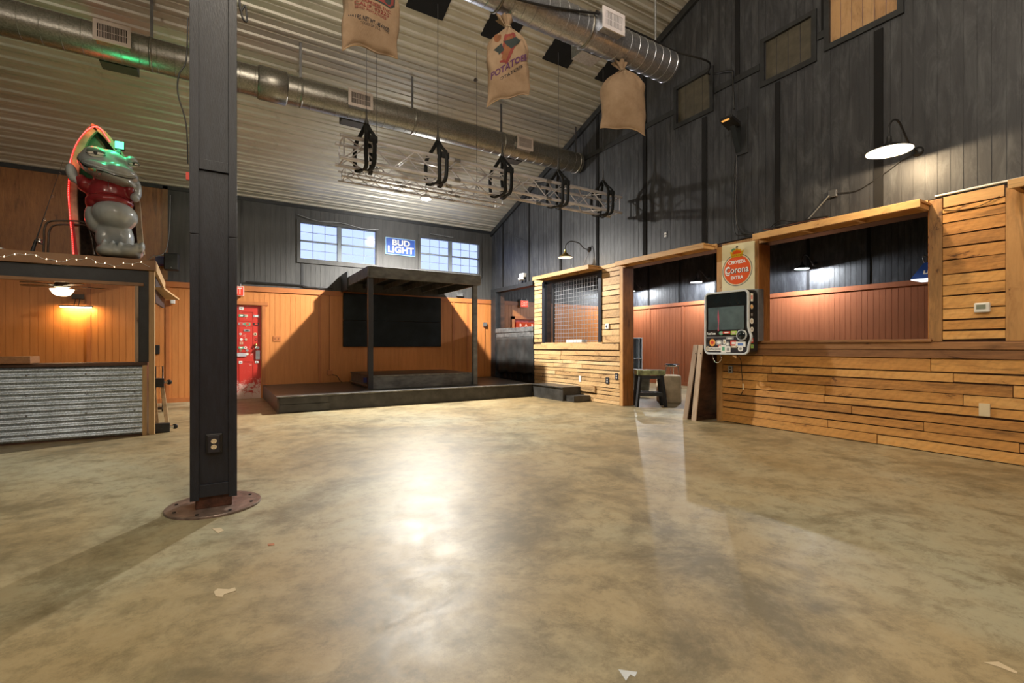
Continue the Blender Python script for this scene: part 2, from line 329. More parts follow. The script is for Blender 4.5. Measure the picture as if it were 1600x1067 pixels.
# ------------------------------------------------------------------ mesh builder
ORG = {}
def frame(d):
    d = Vector(d).normalized(); r = Vector((0, 0, 1)) if abs(d.z) < 0.95 else Vector((1, 0, 0))
    a = d.cross(r).normalized(); return a, a.cross(d).normalized()
class MB:
    def __init__(s): s.V = []; s.F = []; s.T = []; s.S = []
    def add(s, V, F, smooth=False, tint=None):
        if tint is None: tint = (random.random(), random.random(), random.random())
        o = len(s.V); s.V += [tuple(v) for v in V]
        for f in F: s.F.append([i + o for i in f]); s.T.append(tint); s.S.append(smooth)
        return s
    def hexa(s, P, tint=None):
        return s.add(P, [(0, 3, 2, 1), (4, 5, 6, 7), (0, 1, 5, 4), (1, 2, 6, 5), (2, 3, 7, 6), (3, 0, 4, 7)], False, tint)
    def box(s, x0, x1, y0, y1, z0, z1, tint=None):
        return s.hexa([(x0, y0, z0), (x1, y0, z0), (x1, y1, z0), (x0, y1, z0), (x0, y0, z1), (x1, y0, z1), (x1, y1, z1), (x0, y1, z1)], tint)
    def beam(s, p0, p1, w, h, up=(0, 0, 1), tint=None):
        p0, p1 = Vector(p0), Vector(p1); d = (p1 - p0).normalized(); a = d.cross(Vector(up)).normalized(); b = a.cross(d)
        a *= w / 2; b *= h / 2
        return s.hexa([p0 - a - b, p0 + a - b, p1 + a - b, p1 - a - b, p0 - a + b, p0 + a + b, p1 + a + b, p1 - a + b], tint)
    def tube(s, pts, r, n=8, closed=False, caps=True, tint=None):
        pts = [Vector(p) for p in pts]; m = len(pts); V = []; F = []
        a = None
        for i, p in enumerate(pts):
            if closed: d = pts[(i + 1) % m] - pts[i - 1]
            else: d = pts[min(i + 1, m - 1)] - pts[max(i - 1, 0)]
            d.normalize()
            if a is None: a, _ = frame(d)
            a = (a - d * a.dot(d)).normalized(); b = d.cross(a)
            rr = r[i] if isinstance(r, (list, tuple)) else r
            for k in range(n):
                t = 2 * PI * k / n; V.append(p + (a * math.cos(t) + b * math.sin(t)) * rr)
        for i in range(m if closed else m - 1):
            for k in range(n):
                j = (i + 1) % m
                F.append((i * n + k, i * n + (k + 1) % n, j * n + (k + 1) % n, j * n + k))
        s.add(V, F, True, tint)
        if caps and not closed:
            t = s.T[-1]
            s.add(V[:n], [tuple(range(n))[::-1]], False, t); s.add(V[-n:], [tuple(range(n))], False, t)
        return s
    def cyl(s, p0, p1, r, n=16, r1=None, tint=None): return s.tube([p0, p1], [r, r if r1 is None else r1], n, tint=tint)
    def lathe(s, prof, c, n=24, axis=(0, 0, 1), tint=None, smooth=True, caps=True):
        ax = Vector(axis).normalized(); a, b = frame(ax); c = Vector(c); V = []; F = []
        for r, z in prof:
            for k in range(n):
                t = 2 * PI * k / n; V.append(c + ax * z + (a * math.cos(t) + b * math.sin(t)) * r)
        for i in range(len(prof) - 1):
            for k in range(n): F.append((i * n + k, i * n + (k + 1) % n, (i + 1) * n + (k + 1) % n, (i + 1) * n + k))
        if caps and prof[0][0] > 1e-5: F.append(tuple(range(n))[::-1])
        if caps and prof[-1][0] > 1e-5: F.append(tuple(range((len(prof) - 1) * n, len(prof) * n)))
        return s.add(V, F, smooth, tint)
    def ell(s, c, r, n=20, m=12, rot=None, tint=None):
        R = Matrix.Rotation(rot[0], 3, rot[1]) if rot else Matrix.Identity(3); V = []; F = []
        for i in range(m + 1):
            ph = PI * i / m
            for k in range(n):
                t = 2 * PI * k / n
                V.append(Vector(c) + R @ Vector((r[0] * math.sin(ph) * math.cos(t), r[1] * math.sin(ph) * math.sin(t), r[2] * math.cos(ph))))
        for i in range(m):
            for k in range(n): F.append((i * n + k, (i + 1) * n + k, (i + 1) * n + (k + 1) % n, i * n + (k + 1) % n))
        return s.add(V, F, True, tint)
    def prism(s, poly, org, u, v, depth, tint=None):
        """2-D polygon on plane (org,u,v), pushed by the depth vector"""
        org, u, v, depth = Vector(org), Vector(u), Vector(v), Vector(depth); k = len(poly)
        A = [org + u * x + v * y for x, y in poly]; B = [p + depth for p in A]
        F = [tuple(range(k)), tuple(range(2 * k - 1, k - 1, -1))] + [(i, i + k, (i + 1) % k + k, (i + 1) % k) for i in range(k)]
        return s.add(A + B, F, False, tint)
    def ring(s, outer, inner, org, u, v, depth, tint=None):
        org, u, v, depth = Vector(org), Vector(u), Vector(v), Vector(depth); k = len(outer)
        P = [org + u * x + v * y for x, y in outer] + [org + u * x + v * y for x, y in inner]; Q = [p + depth for p in P]
        F = []
        for i in range(k):
            j = (i + 1) % k
            F += [(i, j, k + j, k + i), (2 * k + i, 3 * k + i, 3 * k + j, 2 * k + j), (i, 2 * k + i, 2 * k + j, j), (k + i, k + j, 3 * k + j, 3 * k + i)]
        return s.add(P + Q, F, False, tint)
    def text(s, body, org, u, v, size, depth=0.004, width=None, bold=0.0, align='CENTER', fn=None):
        cu = D.curves.new('letters', 'FONT'); cu.body = body; cu.size = 1; cu.align_x = align; cu.align_y = 'CENTER'; cu.offset = bold; cu.resolution_u = 3
        ob = D.objects.new('letters', cu); me = D.meshes.new_from_object(ob)
        xs = [q.co.x for q in me.vertices]; sx = size if width is None or not xs else width / (max(xs) - min(xs))
        org, u, v = Vector(org), Vector(u), Vector(v); w = u.cross(v).normalized()
        V = []
        for q in me.vertices:
            x, y = q.co.x * sx, q.co.y * size
            V.append(fn(x, y) if fn else org + u * x + v * y + w * depth)
        s.add(V, [tuple(p.vertices) for p in me.polygons])
        D.objects.remove(ob); D.curves.remove(cu); D.meshes.remove(me); return s
    def build(s, name, mat, parent=None, bevel=0.0, mods=None):
        me = D.meshes.new(name)
        if parent is None:
            xs, ys, zs = zip(*s.V); og = Vector(((min(xs) + max(xs)) / 2, (min(ys) + max(ys)) / 2, min(zs)))
        else: og = ORG[parent.name]
        me.from_pydata([(a - og.x, b - og.y, c - og.z) for a, b, c in s.V], [], s.F)
        me.polygons.foreach_set('use_smooth', s.S)
        ca = me.color_attributes.new('tint', 'FLOAT_COLOR', 'CORNER'); buf = []
        for p, t in zip(me.polygons, s.T): buf += [t[0], t[1], t[2], 1.0] * p.loop_total
        ca.data.foreach_set('color', buf)
        me.materials.append(MATS[mat]); me.update()
        ob = D.objects.new(name, me); COL.objects.link(ob)
        if parent is None: ob.location = og
        else: ob.parent = parent
        ORG[ob.name] = og
        if bevel:
            b = ob.modifiers.new('bevel', 'BEVEL'); b.width = bevel; b.segments = 2; b.limit_method = 'ANGLE'
        return ob
def thing(name, loc, label, cat, group=None):
    o = D.objects.new(name, None); COL.objects.link(o); o.location = loc; o.empty_display_size = 0.1
    o['label'] = label; o['category'] = cat
    if group: o['group'] = group
    ORG[o.name] = Vector(loc); return o
def tag(o, label, cat, group=None, kind=None):
    o['label'] = label; o['category'] = cat
    if group: o['group'] = group
    if kind: o['kind'] = kind
    return o
def struct(o): o['kind'] = 'structure'; return o
def copy_tree(o, loc, label):
    c = o.copy(); COL.objects.link(c); c.location = loc; c['label'] = label
    for ch in list(o.children):
        k = ch.copy(); COL.objects.link(k); k.parent = c
        for g in list(ch.children):
            q = g.copy(); COL.objects.link(q); q.parent = k
    return c
def circle(cx, cy, r, n=32, ry=None): return [(cx + r * math.cos(2 * PI * i / n), cy + (ry or r) * math.sin(2 * PI * i / n)) for i in range(n)]
def rrect(x0, x1, y0, y1, r, n=6):
    P = []
    for cx, cy, a in ((x1 - r, y1 - r, 0), (x0 + r, y1 - r, PI / 2), (x0 + r, y0 + r, PI), (x1 - r, y0 + r, 1.5 * PI)):
        for i in range(n + 1): t = a + PI / 2 * i / n; P.append((cx + r * math.cos(t), cy + r * math.sin(t)))
    return P
def spline(pts, n=8):
    P = [Vector(p) for p in pts]; out = []
    for i in range(len(P) - 1):
        a, b, c, d = P[max(i - 1, 0)], P[i], P[i + 1], P[min(i + 2, len(P) - 1)]
        for k in range(n):
            t = k / n; out.append(0.5 * ((2 * b) + (c - a) * t + (2 * a - 5 * b + 4 * c - d) * t * t + (3 * b - a - 3 * c + d) * t ** 3))
    out.append(P[-1]); return out

# ------------------------------------------------------------------ room shell
XR, YB = 6.55, 11.9
SL = 0.354
def zc(y): return 4.42 + SL * (11.95 - y) if y > 1.5 else 4.42 + SL * (11.95 - 1.5) - SL * (1.5 - y)

def cut(z0, z1, a, b, holes):
    """z intervals of a strip a..b that lie outside the holes"""
    iv = [(z0, z1)]
    for h0, h1, k0, k1 in holes:
        if a >= h1 - 1e-4 or b <= h0 + 1e-4: continue
        nv = []
        for p, q in iv:
            if k1 <= p or k0 >= q: nv.append((p, q)); continue
            if k0 > p: nv.append((p, k0))
            if k1 < q: nv.append((k1, q))
        iv = nv
    return iv
def siding(mb, P, a0, a1, z0, top, holes=(), pitch=0.2, gw=0.010, dep=0.007, back=0.12):
    """grooved panelling: P(a, d, z) -> point, d = distance behind the face; top(a) -> height"""
    e = sorted({a0, a1} | {x for h in holes for x in h[:2] if a0 < x < a1})
    n = int(math.ceil((a1 - a0) / pitch)); g = [a0 + i * pitch for i in range(n)] + [a1]
    for i in range(n):
        l, r = g[i] + (gw / 2 if i else 0), g[i + 1] - (gw / 2 if i < n - 1 else 0)
        cuts = [l] + [x for x in e if l + 1e-3 < x < r - 1e-3] + [r]
        for a, b in zip(cuts, cuts[1:]):
            for p, q in cut(z0, 99, a, b, holes):
                qa, qb = min(q, top(a)), min(q, top(b))
                if max(qa, qb) - p < 0.002: continue
                mb.hexa([P(a, 0, p), P(b, 0, p), P(b, dep, p), P(a, dep, p), P(a, 0, qa), P(b, 0, qb), P(b, dep, qb), P(a, dep, qa)], (0.5, 0.5, 0.5))
    for a, b in zip(e, e[1:]):
        for p, q in cut(z0, 99, a, b, holes):
            qa, qb = min(q, top(a)), min(q, top(b))
            if max(qa, qb) - p < 0.002: continue
            mb.hexa([P(a, dep, p), P(b, dep, p), P(b, back, p), P(a, back, p), P(a, dep, qa), P(b, dep, qb), P(b, back, qb), P(a, back, qa)], (0.5, 0.5, 0.5))
PB = lambda a, d, z: (a, YB + d, z)               # back wall, seen from -Y
PR = lambda a, d, z: (XR + d, a, z)               # right wall, seen from -X

struct(MB().box(-7, 12.2, -6.2, 12.3, -0.25, 0.0, (0.5, 0.5, 0.5)).build('floor', 'polished_concrete'))

# ceiling: ribbed sheet metal, ribs run along X
def ceiling():
    mb = MB(); V = []; F = []
    prof = []
    pitch = 0.225
    def rib(s0):
        return [(s0, 0), (s0 + 0.085, 0), (s0 + 0.093, -0.010), (s0 + 0.105, -0.010), (s0 + 0.113, 0), (s0 + 0.165, 0), (s0 + 0.180, -0.026), (s0 + 0.212, -0.026)]
    s = 0.0; ln = 11.2
    while s < ln: prof += rib(s); s += pitch
    th = math.atan(SL); y0, z0 = 12.05, 4.42 + SL * (11.95 - 12.05)
    pts = [(y0 - a * math.cos(th) + b * -math.sin(th) * -1 * 0, z0 + a * math.sin(th) + b) for a, b in prof]
    pts = [p for p in pts if p[0] > 1.5]
    k = len(pts); yr, zr = 1.5, zc(1.5)
    pts.append((yr, zr)); s = 0
    pts2 = []
    while s < 8.2: pts2 += [(yr - (s + a) * math.cos(th), zr - (s + a) * math.sin(th) + b) for a, b in rib(0)]; s += pitch
    pts += pts2; k = len(pts)
    V = [(-7, y, z) for y, z in pts] + [(6.75, y, z) for y, z in pts]
    V += [(-7, y, z + 0.2) for y, z in pts] + [(6.75, y, z + 0.2) for y, z in pts]
    for i in range(k - 1):
        F.append((i, i + 1, k + i + 1, k + i)); F.append((2 * k + i, 3 * k + i, 3 * k + i + 1, 2 * k + i + 1))
    mb.add(V, F, False, (0.5, 0.5, 0.5))
    return mb.build('ceiling', 'ceiling_metal')
struct(ceiling())

WINS = [(1.50, 3.25, 3.18, 4.02), (4.41, 6.14, 3.18, 4.02)]
DOOR1 = (-0.22, 0.70, 0.0, 2.05)
DOOR2 = (7.32, 8.25, 0.0, 1.95)
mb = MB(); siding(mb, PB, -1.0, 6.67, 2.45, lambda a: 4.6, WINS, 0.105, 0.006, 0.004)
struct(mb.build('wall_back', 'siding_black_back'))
mb = MB(); siding(mb, PB, -7, 6.67, 0, lambda a: 2.45, [DOOR1], 0.105, 0.006, 0.004)
struct(mb.build('wall_back_lower', 'siding_orange'))
mb = MB().box(-7, -1.0, YB - 0.0, YB + 0.12, 2.45, 4.6)
struct(mb.build('wall_back_upper_left', 'plywood_brown'))
struct(MB().box(-1.06, -0.98, YB - 0.02, YB, 2.5, 4.4).build('trim_1', 'brown_fascia'))
mb = MB(); mb.box(-7, 6.55, YB - 0.025, YB, 2.36, 2.47)
for x in (1.93, 5.35, 5.78, -0.98, -2.2, -4.6): mb.box(x - 0.03, x + 0.03, YB - 0.015, YB, 0.0, 2.36)
struct(mb.build('trim_2', 'trim_orange'))
struct(MB().box(-7, -0.30, YB - 0.022, YB, 0, 0.09).build('baseboard_back', 'trim_orange'))
struct(MB().box(0.72, 0.79, YB - 0.03, YB, 0, 2.12).box(-0.31, -0.24, YB - 0.03, YB, 0, 2.12).box(-0.36, 0.84, YB - 0.035, YB, 2.06, 2.13).build('trim_3', 'trim_orange'))
struct(MB().box(1.52, 1.57, YB - 0.012, YB, 2.5, 3.1).box(0.31, 0.35, YB - 0.012, YB, 2.5, 4.4).box(-7, 6.5, YB - 0.02, YB, 4.34, 4.42).build('trim_4', 'black_paint'))

# windows
for i, (x0, x1, z0, z1) in enumerate(WINS):
    wd = struct(thing('window_%d' % (i + 1), (x0, YB, z0), '', 'window')); del wd['label']; del wd['category']
    f = MB(); t = 0.035; xm = (x0 + x1) / 2
    f.box(x0 - 0.07, x1 + 0.07, YB - 0.03, YB, z0 - 0.10, z0).box(x0 - 0.07, x1 + 0.07, YB - 0.03, YB, z1, z1 + 0.06)
    f.box(x0 - 0.07, x0, YB - 0.03, YB, z0, z1).box(x1, x1 + 0.07, YB - 0.03, YB, z0, z1)
    f.build('window_trim', 'siding_black_back', wd)
    f = MB(); f.box(xm - 0.038, xm + 0.038, YB + 0.01, YB + 0.09, z0, z1)
    zm = (z0 + z1) / 2
    for a, b in ((x0, xm - 0.038), (xm + 0.038, x1)):
        f.box(a, b, YB + 0.02, YB + 0.05, zm - 0.02, zm + 0.02)
        f.box(a, b, YB + 0.02, YB + 0.07, z0, z0 + 0.015).box(a, b, YB + 0.02, YB + 0.07, z1 - 0.015, z1)
        f.box(a, a + 0.015, YB + 0.02, YB + 0.07, z0, z1).box(b - 0.015, b, YB + 0.02, YB + 0.07, z0, z1)
    f.build('window_frame', 'window_grey', wd)
    f = MB()
    for a, b in ((x0 + 0.015, xm - 0.053), (xm + 0.053, x1 - 0.015)):
        for k in (1, 2): xx = a + (b - a) * k / 3; f.box(xx - 0.005, xx + 0.005, YB + 0.04, YB + 0.052, z0, z1)
        for zz in ((z0 + zm) / 2, (z1 + zm) / 2): f.box(a, b, YB + 0.04, YB + 0.052, zz - 0.005, zz + 0.005)
    f.build('muntins', 'window_grey', wd)
    MB().box(x0, x1, YB + 0.043, YB + 0.048, z0, z1).build('pane', 'pane_glass', wd)
tag(MB().tube(spline([(1.45, YB - 0.04, 4.17), (1.9, YB - 0.05, 4.08), (2.4, YB - 0.04, 4.11), (2.9, YB - 0.05, 4.04), (3.3, YB - 0.04, 4.06)], 6), 0.009, 6).build('sagging_string', 'grey_wire'),
    'pale cord sagging along the top of the left high window', 'cord')
tag(MB().tube([(4.67, YB - 0.04, 4.13), (5.33, YB - 0.04, 4.11)], 0.010, 8).build('curtain_rod', 'grey_wire'), 'short grey rod above the right high window', 'rod')

# right gable wall (black), with openings into the side room below
RH = [(6.68, 4.62 + 0, 0, 0)]
OP = [(9.72, 11.62, 0.0, 2.70), (7.27, 9.36, 1.22, 2.68), (4.64, 6.68, 0.0, 2.66), (2.05, 3.98, 1.22, 2.62), (-0.6, 1.33, 1.22, 2.62)]
SH = [(4.76, 5.40, 4.90, 5.48), (3.25, 3.88, 4.90, 5.45), (2.33, 3.04, 4.97, 5.56)]
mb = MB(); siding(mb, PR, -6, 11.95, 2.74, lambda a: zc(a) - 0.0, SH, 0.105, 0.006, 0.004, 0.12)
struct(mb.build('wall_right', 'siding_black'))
mb = MB()
for y in (11.26, 9.95, 8.65, 7.4, 6.12, 4.87, 3.7): mb.box(XR - 0.018, XR, y - 0.035, y + 0.035, 2.76, min(zc(y) - 0.1, 5.08 if y > 5 else 4.80))
for y in (8.65, 7.4, 6.12, 4.3, 3.1): mb.box(XR - 0.018, XR, y - 0.035, y + 0.035, 5.18, zc(y) - 0.1)
mb.box(XR - 0.018, XR, 2.47, 2.56, 2.76, 4.85)
struct(mb.build('trim_5', 'acoustic'))
mb = MB()
for a, b in ((9.7, 5.47), (4.68, 3.95), (3.18, 3.1), (2.26, -6)): mb.box(XR - 0.025, XR, b, a, 5.09, 5.18)
struct(mb.build('trim_6', 'black_paint'))
a, b2 = 11.9, 1.6
struct(MB().hexa([(XR - 0.05, a, zc(a) - 0.16), (XR, a, zc(a) - 0.16), (XR, b2, zc(b2) - 0.16), (XR - 0.05, b2, zc(b2) - 0.16), (XR - 0.05, a, zc(a) - 0.035), (XR, a, zc(a) - 0.035), (XR, b2, zc(b2) - 0.035), (XR - 0.05, b2, zc(b2) - 0.035)]).build('trim_7', 'black_paint'))

# boarded-up shutters high in the gable
for i, (y0, y1, z0, z1) in enumerate(SH):
    t = thing('boarded_window', (XR, (y0 + y1) / 2, z0), ['dark boarded window panel nearest the hanging sacks, high on black wall', 'middle boarded window panel high on the black wall, dim olive boards', 'light brown plank-boarded window at the top edge of the black wall'][i], 'boarded window', 'boarded windows high in the gable wall')
    f = MB()
    f.box(XR - 0.03, XR, y0 - 0.06, y1 + 0.06, z0 - 0.07, z0).box(XR - 0.03, XR, y0 - 0.06, y1 + 0.06, z1, z1 + 0.06)
    f.box(XR - 0.03, XR, y0 - 0.06, y0, z0, z1).box(XR - 0.03, XR, y1, y1 + 0.06, z0, z1)
    f.build('frame', 'black_paint', t)
    f = MB(); n = 4 if i < 2 else 6
    for k in range(n):
        a = y0 + (y1 - y0) * k / n; b = y0 + (y1 - y0) * (k + 1) / n
        f.box(XR + 0.01 + 0.004 * random.random(), XR + 0.04, a + 0.003, b - 0.003, z0, z1)
    plain('olive_boards', (0.075, 0.065, 0.045), 0.6, var=0.15) if i == 0 else None
    f.build('boards', 'olive_boards' if i < 2 else 'boards_up', t)

# plank partition below the black wall
def planks(mb, y0, y1, z0, z1, hmin, hmax, lmin, lmax, x=XR, fixed=None, wob=0.009):
    z = z0
    while z < z1 - 0.01:
        h = random.uniform(hmin, hmax); t = min(z + h, z1)
        if z1 - t < 0.04: t = z1
        y = y0
        while y < y1 - 0.01:
            l = random.uniform(lmin, lmax); e = min(y + l, y1)
            if y1 - e < 0.3: e = y1
            th = random.uniform(0.018, 0.028); g = 0.0035
            w1, w2, w3, w4 = [random.uniform(-wob, wob * 0.2) for _ in range(4)]
            r = (random.random(), random.random(), random.random())
            mb.hexa([(x - th, y + g, z + g - w1), (x, y + g, z + g - w1), (x, e - g, z + g - w2), (x - th, e - g, z + g - w2),
                     (x - th, y + g, t - g + w3), (x, y + g, t - g + w3), (x, e - g, t - g + w4), (x - th, e - g, t - g + w4)], r)
            y = e
        z = t
XW = XR + 0.02    # stud face that carries the planks
mb = MB()
siding(mb, lambda a, d, z: (XW + d, a, z), -6, 11.95, 0, lambda a: 2.76, [(h[0], h[1], h[2] if h[2] else -1, h[3]) for h in OP], 50, 0, 0.001, 0.24)
struct(mb.build('wall_right_lower', 'dark_wood'))
mb = MB()
planks(mb, 6.77, 9.72, 0.0, 1.06, 0.075, 0.115, 0.7, 1.9, XW)
planks(mb, 6.77, 7.27, 1.22, 2.705, 0.085, 0.17, 2, 3, XW)
planks(mb, 9.36, 9.72, 1.24, 2.705, 0.085, 0.13, 2, 3, XW)
struct(mb.build('wall_right_planks', 'pine_pale_y'))
mb = MB()
planks(mb, -4, 4.55, 0.0, 1.02, 0.085, 0.125, 1.3, 2.6, XW)
planks(mb, 1.46, 1.94, 1.22, 2.62, 0.085, 0.15, 2, 3, XW)
struct(mb.build('wall_right_bar_planks', 'pine_y'))
struct(MB().box(XW - 0.045, XW, 6.77, 9.72, 1.08, 1.20).box(XW - 0.04, XW, 7.25, 9.40, 1.20, 1.235).build('trim_8', 'pine_pale_y', bevel=0.004))
struct(MB().box(XW - 0.05, XW, -4, 4.0, 1.115, 1.195).box(XW - 0.04, XW, -4, 4.56, 1.02, 1.11).build('trim_9', 'sill_y', bevel=0.006))
struct(MB().box(XW - 0.075, XW + 0.26, 2.02, 3.98, 1.195, 1.228).build('trim_10', 'sill_y', bevel=0.006))
# posts and jambs
tr = 11
for (a, b, z0, z1, m) in ((6.68, 6.76, 0, 2.74, 'pine_z'), (4.55, 4.64, 0, 2.68, 'pine_z'), (3.98, 4.55, 1.2, 2.72, 'pine_z'), (1.94, 2.05, 1.2, 2.73, 'pine_z'), (1.33, 1.46, 1.2, 2.70, 'pine_z')):
    struct(MB().box(XW - 0.03, XW + 0.01, a, b, z0, z1).build('trim_%d' % tr, m, bevel=0.004)); tr += 1
mb = MB()
for y, z0, z1 in ((6.68, 0, 2.66), (3.98, 1.22, 2.62), (1.33, 1.22, 2.6)): mb.box(XW - 0.03, XW + 0.25, y - 0.012, y + 0.0, z0, z1)
for y, z0, z1 in ((4.64, 0, 2.66), (2.05, 1.22, 2.62)): mb.box(XW - 0.02, XW + 0.25, y, y + 0.012, z0, z1)
struct(mb.build('trim_%d' % tr, 'pine_jamb')); tr += 1
struct(MB().box(XW - 0.03, XW, 1.47, 1.93, 2.625, 2.735).box(XW - 0.025, XW, 6.77, 9.72, 2.71, 2.78).box(XW - 0.025, XW, 4.65, 6.67, 2.665, 2.75).box(XW - 0.025, XW, 2.06, 3.97, 2.625, 2.74).build('trim_%d' % tr, 'awning_y')); tr += 1
# black beam and corner post at the end opening
struct(MB().box(XR - 0.03, XR + 0.18, 9.76, 11.9, 2.66, 2.77).box(XR - 0.04, XR + 0.14, 11.62, 11.88, 0.25, 2.66).build('trim_%d' % tr, 'black_paint', bevel=0.006)); tr += 1

# plank awnings over the openings
def awning(y0, y1, z, label, x0=6.24):
    t = thing('plank_awning', (XR, (y0 + y1) / 2, z), label, 'awning', 'wooden awnings above the openings')
    xe = XW - 0.032
    MB().box(x0, x0 + 0.03, y0, y1, z - 0.085, z).build('front_board', 'awning_y', t, bevel=0.003)
    f = MB(); n = 3
    for k in range(n): a = x0 + 0.032 + (xe - x0 - 0.034) * k / n; b = x0 + 0.032 + (xe - x0 - 0.034) * (k + 1) / n; f.box(a + 0.002, b - 0.002, y0, y1, z - 0.025, z - 0.004)
    f.build('boards', 'awning_y', t)
    m = max(3, int((y1 - y0) / 0.6) + 1)
    for k in range(m):
        y = y0 + 0.04 + (y1 - y0 - 0.08) * k / (m - 1); MB().box(x0 + 0.032, xe, y - 0.02, y + 0.02, z - 0.075, z - 0.027).build('rib', 'awning_y', t)
    return t
awning(7.33, 9.35, 2.79, 'plank awning above the black wire-mesh serving window')
awning(4.66, 6.58, 2.73, 'plank awning above the open doorway beside the beer sign')
awning(2.03, 3.88, 2.70, 'long plank awning above the wide bar opening')
awning(-0.8, 1.38, 2.70, 'plank awning at the far right edge of the photo')

# wire-mesh serving window
t = thing('mesh_window', (XW, 8.3, 1.235), 'black-framed serving window with steel wire mesh in the plank wall', 'serving window')
f = MB()
f.box(XW - 0.05, XW + 0.03, 9.25, 9.36, 1.235, 2.68).box(XW - 0.05, XW + 0.03, 7.27, 7.36, 1.235, 2.68).box(XW + 0.0, XW + 0.03, 7.36, 9.25, 2.62, 2.68)
f.build('frame', 'column_paint', t, bevel=0.004)
f = MB()
y = 7.40
while y < 8.95: f.cyl((XW + 0.02, y, 1.24), (XW + 0.02, y, 2.66), 0.0042, 5); y += 0.092
z = 1.27
while z < 2.64: f.cyl((XW + 0.02, 7.36, z), (XW + 0.02, 8.95, z), 0.0042, 5); z += 0.088
f.build('wire_mesh', 'grey_wire', t)
f = MB().box(XW + 0.0, XW + 0.04, 8.95, 8.99, 1.235, 2.62)
for k in range(7): f.cyl((XW - 0.02, 9.1, 1.4 + 0.18 * k), (XW - 0.005, 9.1, 1.4 + 0.18 * k), 0.008, 6)
f.build('side_rail', 'black_metal', t)
tag(MB().box(XW + 0.06, XW + 0.2, 8.0, 8.55, 1.22, 1.30).build('paper_tray', 'white_plastic'), 'white tray on the sill behind the wire mesh', 'tray')

# side room beyond the right wall
XF = 11.5
mb = MB(); siding(mb, lambda a, d, z: (XF + d, a, z), -2, 11.95, 0, lambda a: 2.42, (), 0.105, 0.006, 0.004)
struct(mb.build('wall_side_room_lower', 'siding_salmon'))
mb = MB(); siding(mb, lambda a, d, z: (XF + d, a, z), -2, 11.95, 2.42, lambda a: 4.4, (), 0.105, 0.006, 0.004)
struct(mb.build('wall_side_room_upper', 'siding_black'))
mb = MB(); mb.box(XF - 0.025, XF, -2, 11.9, 2.34, 2.44); mb.box(XF - 0.02, XF, -2, 11.9, 0, 0.1)
for y in (10.56, 9.28, 8.0, 6.9): mb.box(XF - 0.015, XF, y - 0.03, y + 0.03, 0, 2.36)
struct(mb.build('trim_%d' % tr, 'siding_salmon')); tr += 1
mb = MB()
for y in (10.6, 9.4, 8.2, 7.0, 5.8, 4.6, 3.6): mb.box(XF - 0.015, XF, y - 0.03, y + 0.03, 2.44, 4.3)
struct(mb.build('trim_%d' % tr, 'acoustic')); tr += 1
mb = MB(); siding(mb, PB, 6.79, 11.5, 0, lambda a: 2.45, [(DOOR2[0], DOOR2[1], -1, DOOR2[3])], 0.105, 0.006, 0.004)
struct(mb.build('wall_side_room_back', 'siding_orange'))
mb = MB(); siding(mb, PB, 6.79, 11.5, 2.45, lambda a: 4.4, (), 0.105, 0.006, 0.004)
struct(mb.build('wall_side_room_back_upper', 'siding_black'))
struct(MB().box(6.79, 11.5, YB - 0.025, YB, 2.36, 2.47).box(7.2, 7.31, YB - 0.03, YB, 0, 2.03).box(7.2, 8.4, YB - 0.03, YB, 1.95, 2.03).build('trim_%d' % tr, 'trim_orange')); tr += 1
struct(MB().box(6.67, 11.6, -2.1, 12.0, 4.3, 4.45).build('ceiling_side_room', 'black_paint'))
struct(MB().box(6.67, 11.6, -2.1, -2.0, 0, 4.4).build('wall_side_room_front', 'siding_black'))
# far walls of the hall, out of view behind and left of the camera
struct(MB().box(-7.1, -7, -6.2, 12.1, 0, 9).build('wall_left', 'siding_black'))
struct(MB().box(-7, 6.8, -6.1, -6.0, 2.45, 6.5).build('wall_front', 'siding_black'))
struct(MB().box(-7, 6.8, -6.12, -5.98, 0, 2.45).build('wall_front_lower', 'siding_orange'))

# doors in the back wall
d1 = struct(MB().box(DOOR1[0], DOOR1[1], YB + 0.03, YB + 0.075, 0.0, DOOR1[3]).build('door_1', 'worn_red'))
f = MB()
for (a, b) in ((-0.10, 0.20), (0.28, 0.58)):
    for z0, z1 in ((0.22, 0.84), (1.02, 1.62), (1.70, 1.93)):
        f.ring([(a, z0), (b, z0), (b, z1), (a, z1)], [(a + 0.03, z0 + 0.03), (b - 0.03, z0 + 0.03), (b - 0.03, z1 - 0.03), (a + 0.03, z1 - 0.03)], (0, YB + 0.03, 0), (1, 0, 0), (0, 0, 1), (0, -0.008, 0))
f.build('door_moulding', 'worn_red', d1)
MB().box(-0.2, 0.42, YB + 0.005, YB + 0.022, 0.93, 1.0).build('push_bar', 'aluminium', d1)
MB().box(0.60, 0.68, YB + 0.0, YB + 0.03, 0.86, 1.06).cyl((0.64, YB, 1.12), (0.64, YB - 0.04, 1.12), 0.028, 14).build('door_handle', 'grey_metal', d1)
MB().lathe([(0.0, 0.0), (0.03, 0.01), (0.032, 0.03), (0.02, 0.05), (0.0, 0.055)], (0.60, YB + 0.03, 1.18), 14, (0, -1, 0)).build('deadbolt', 'brass', d1)
rs = random.Random(3)
k = 0
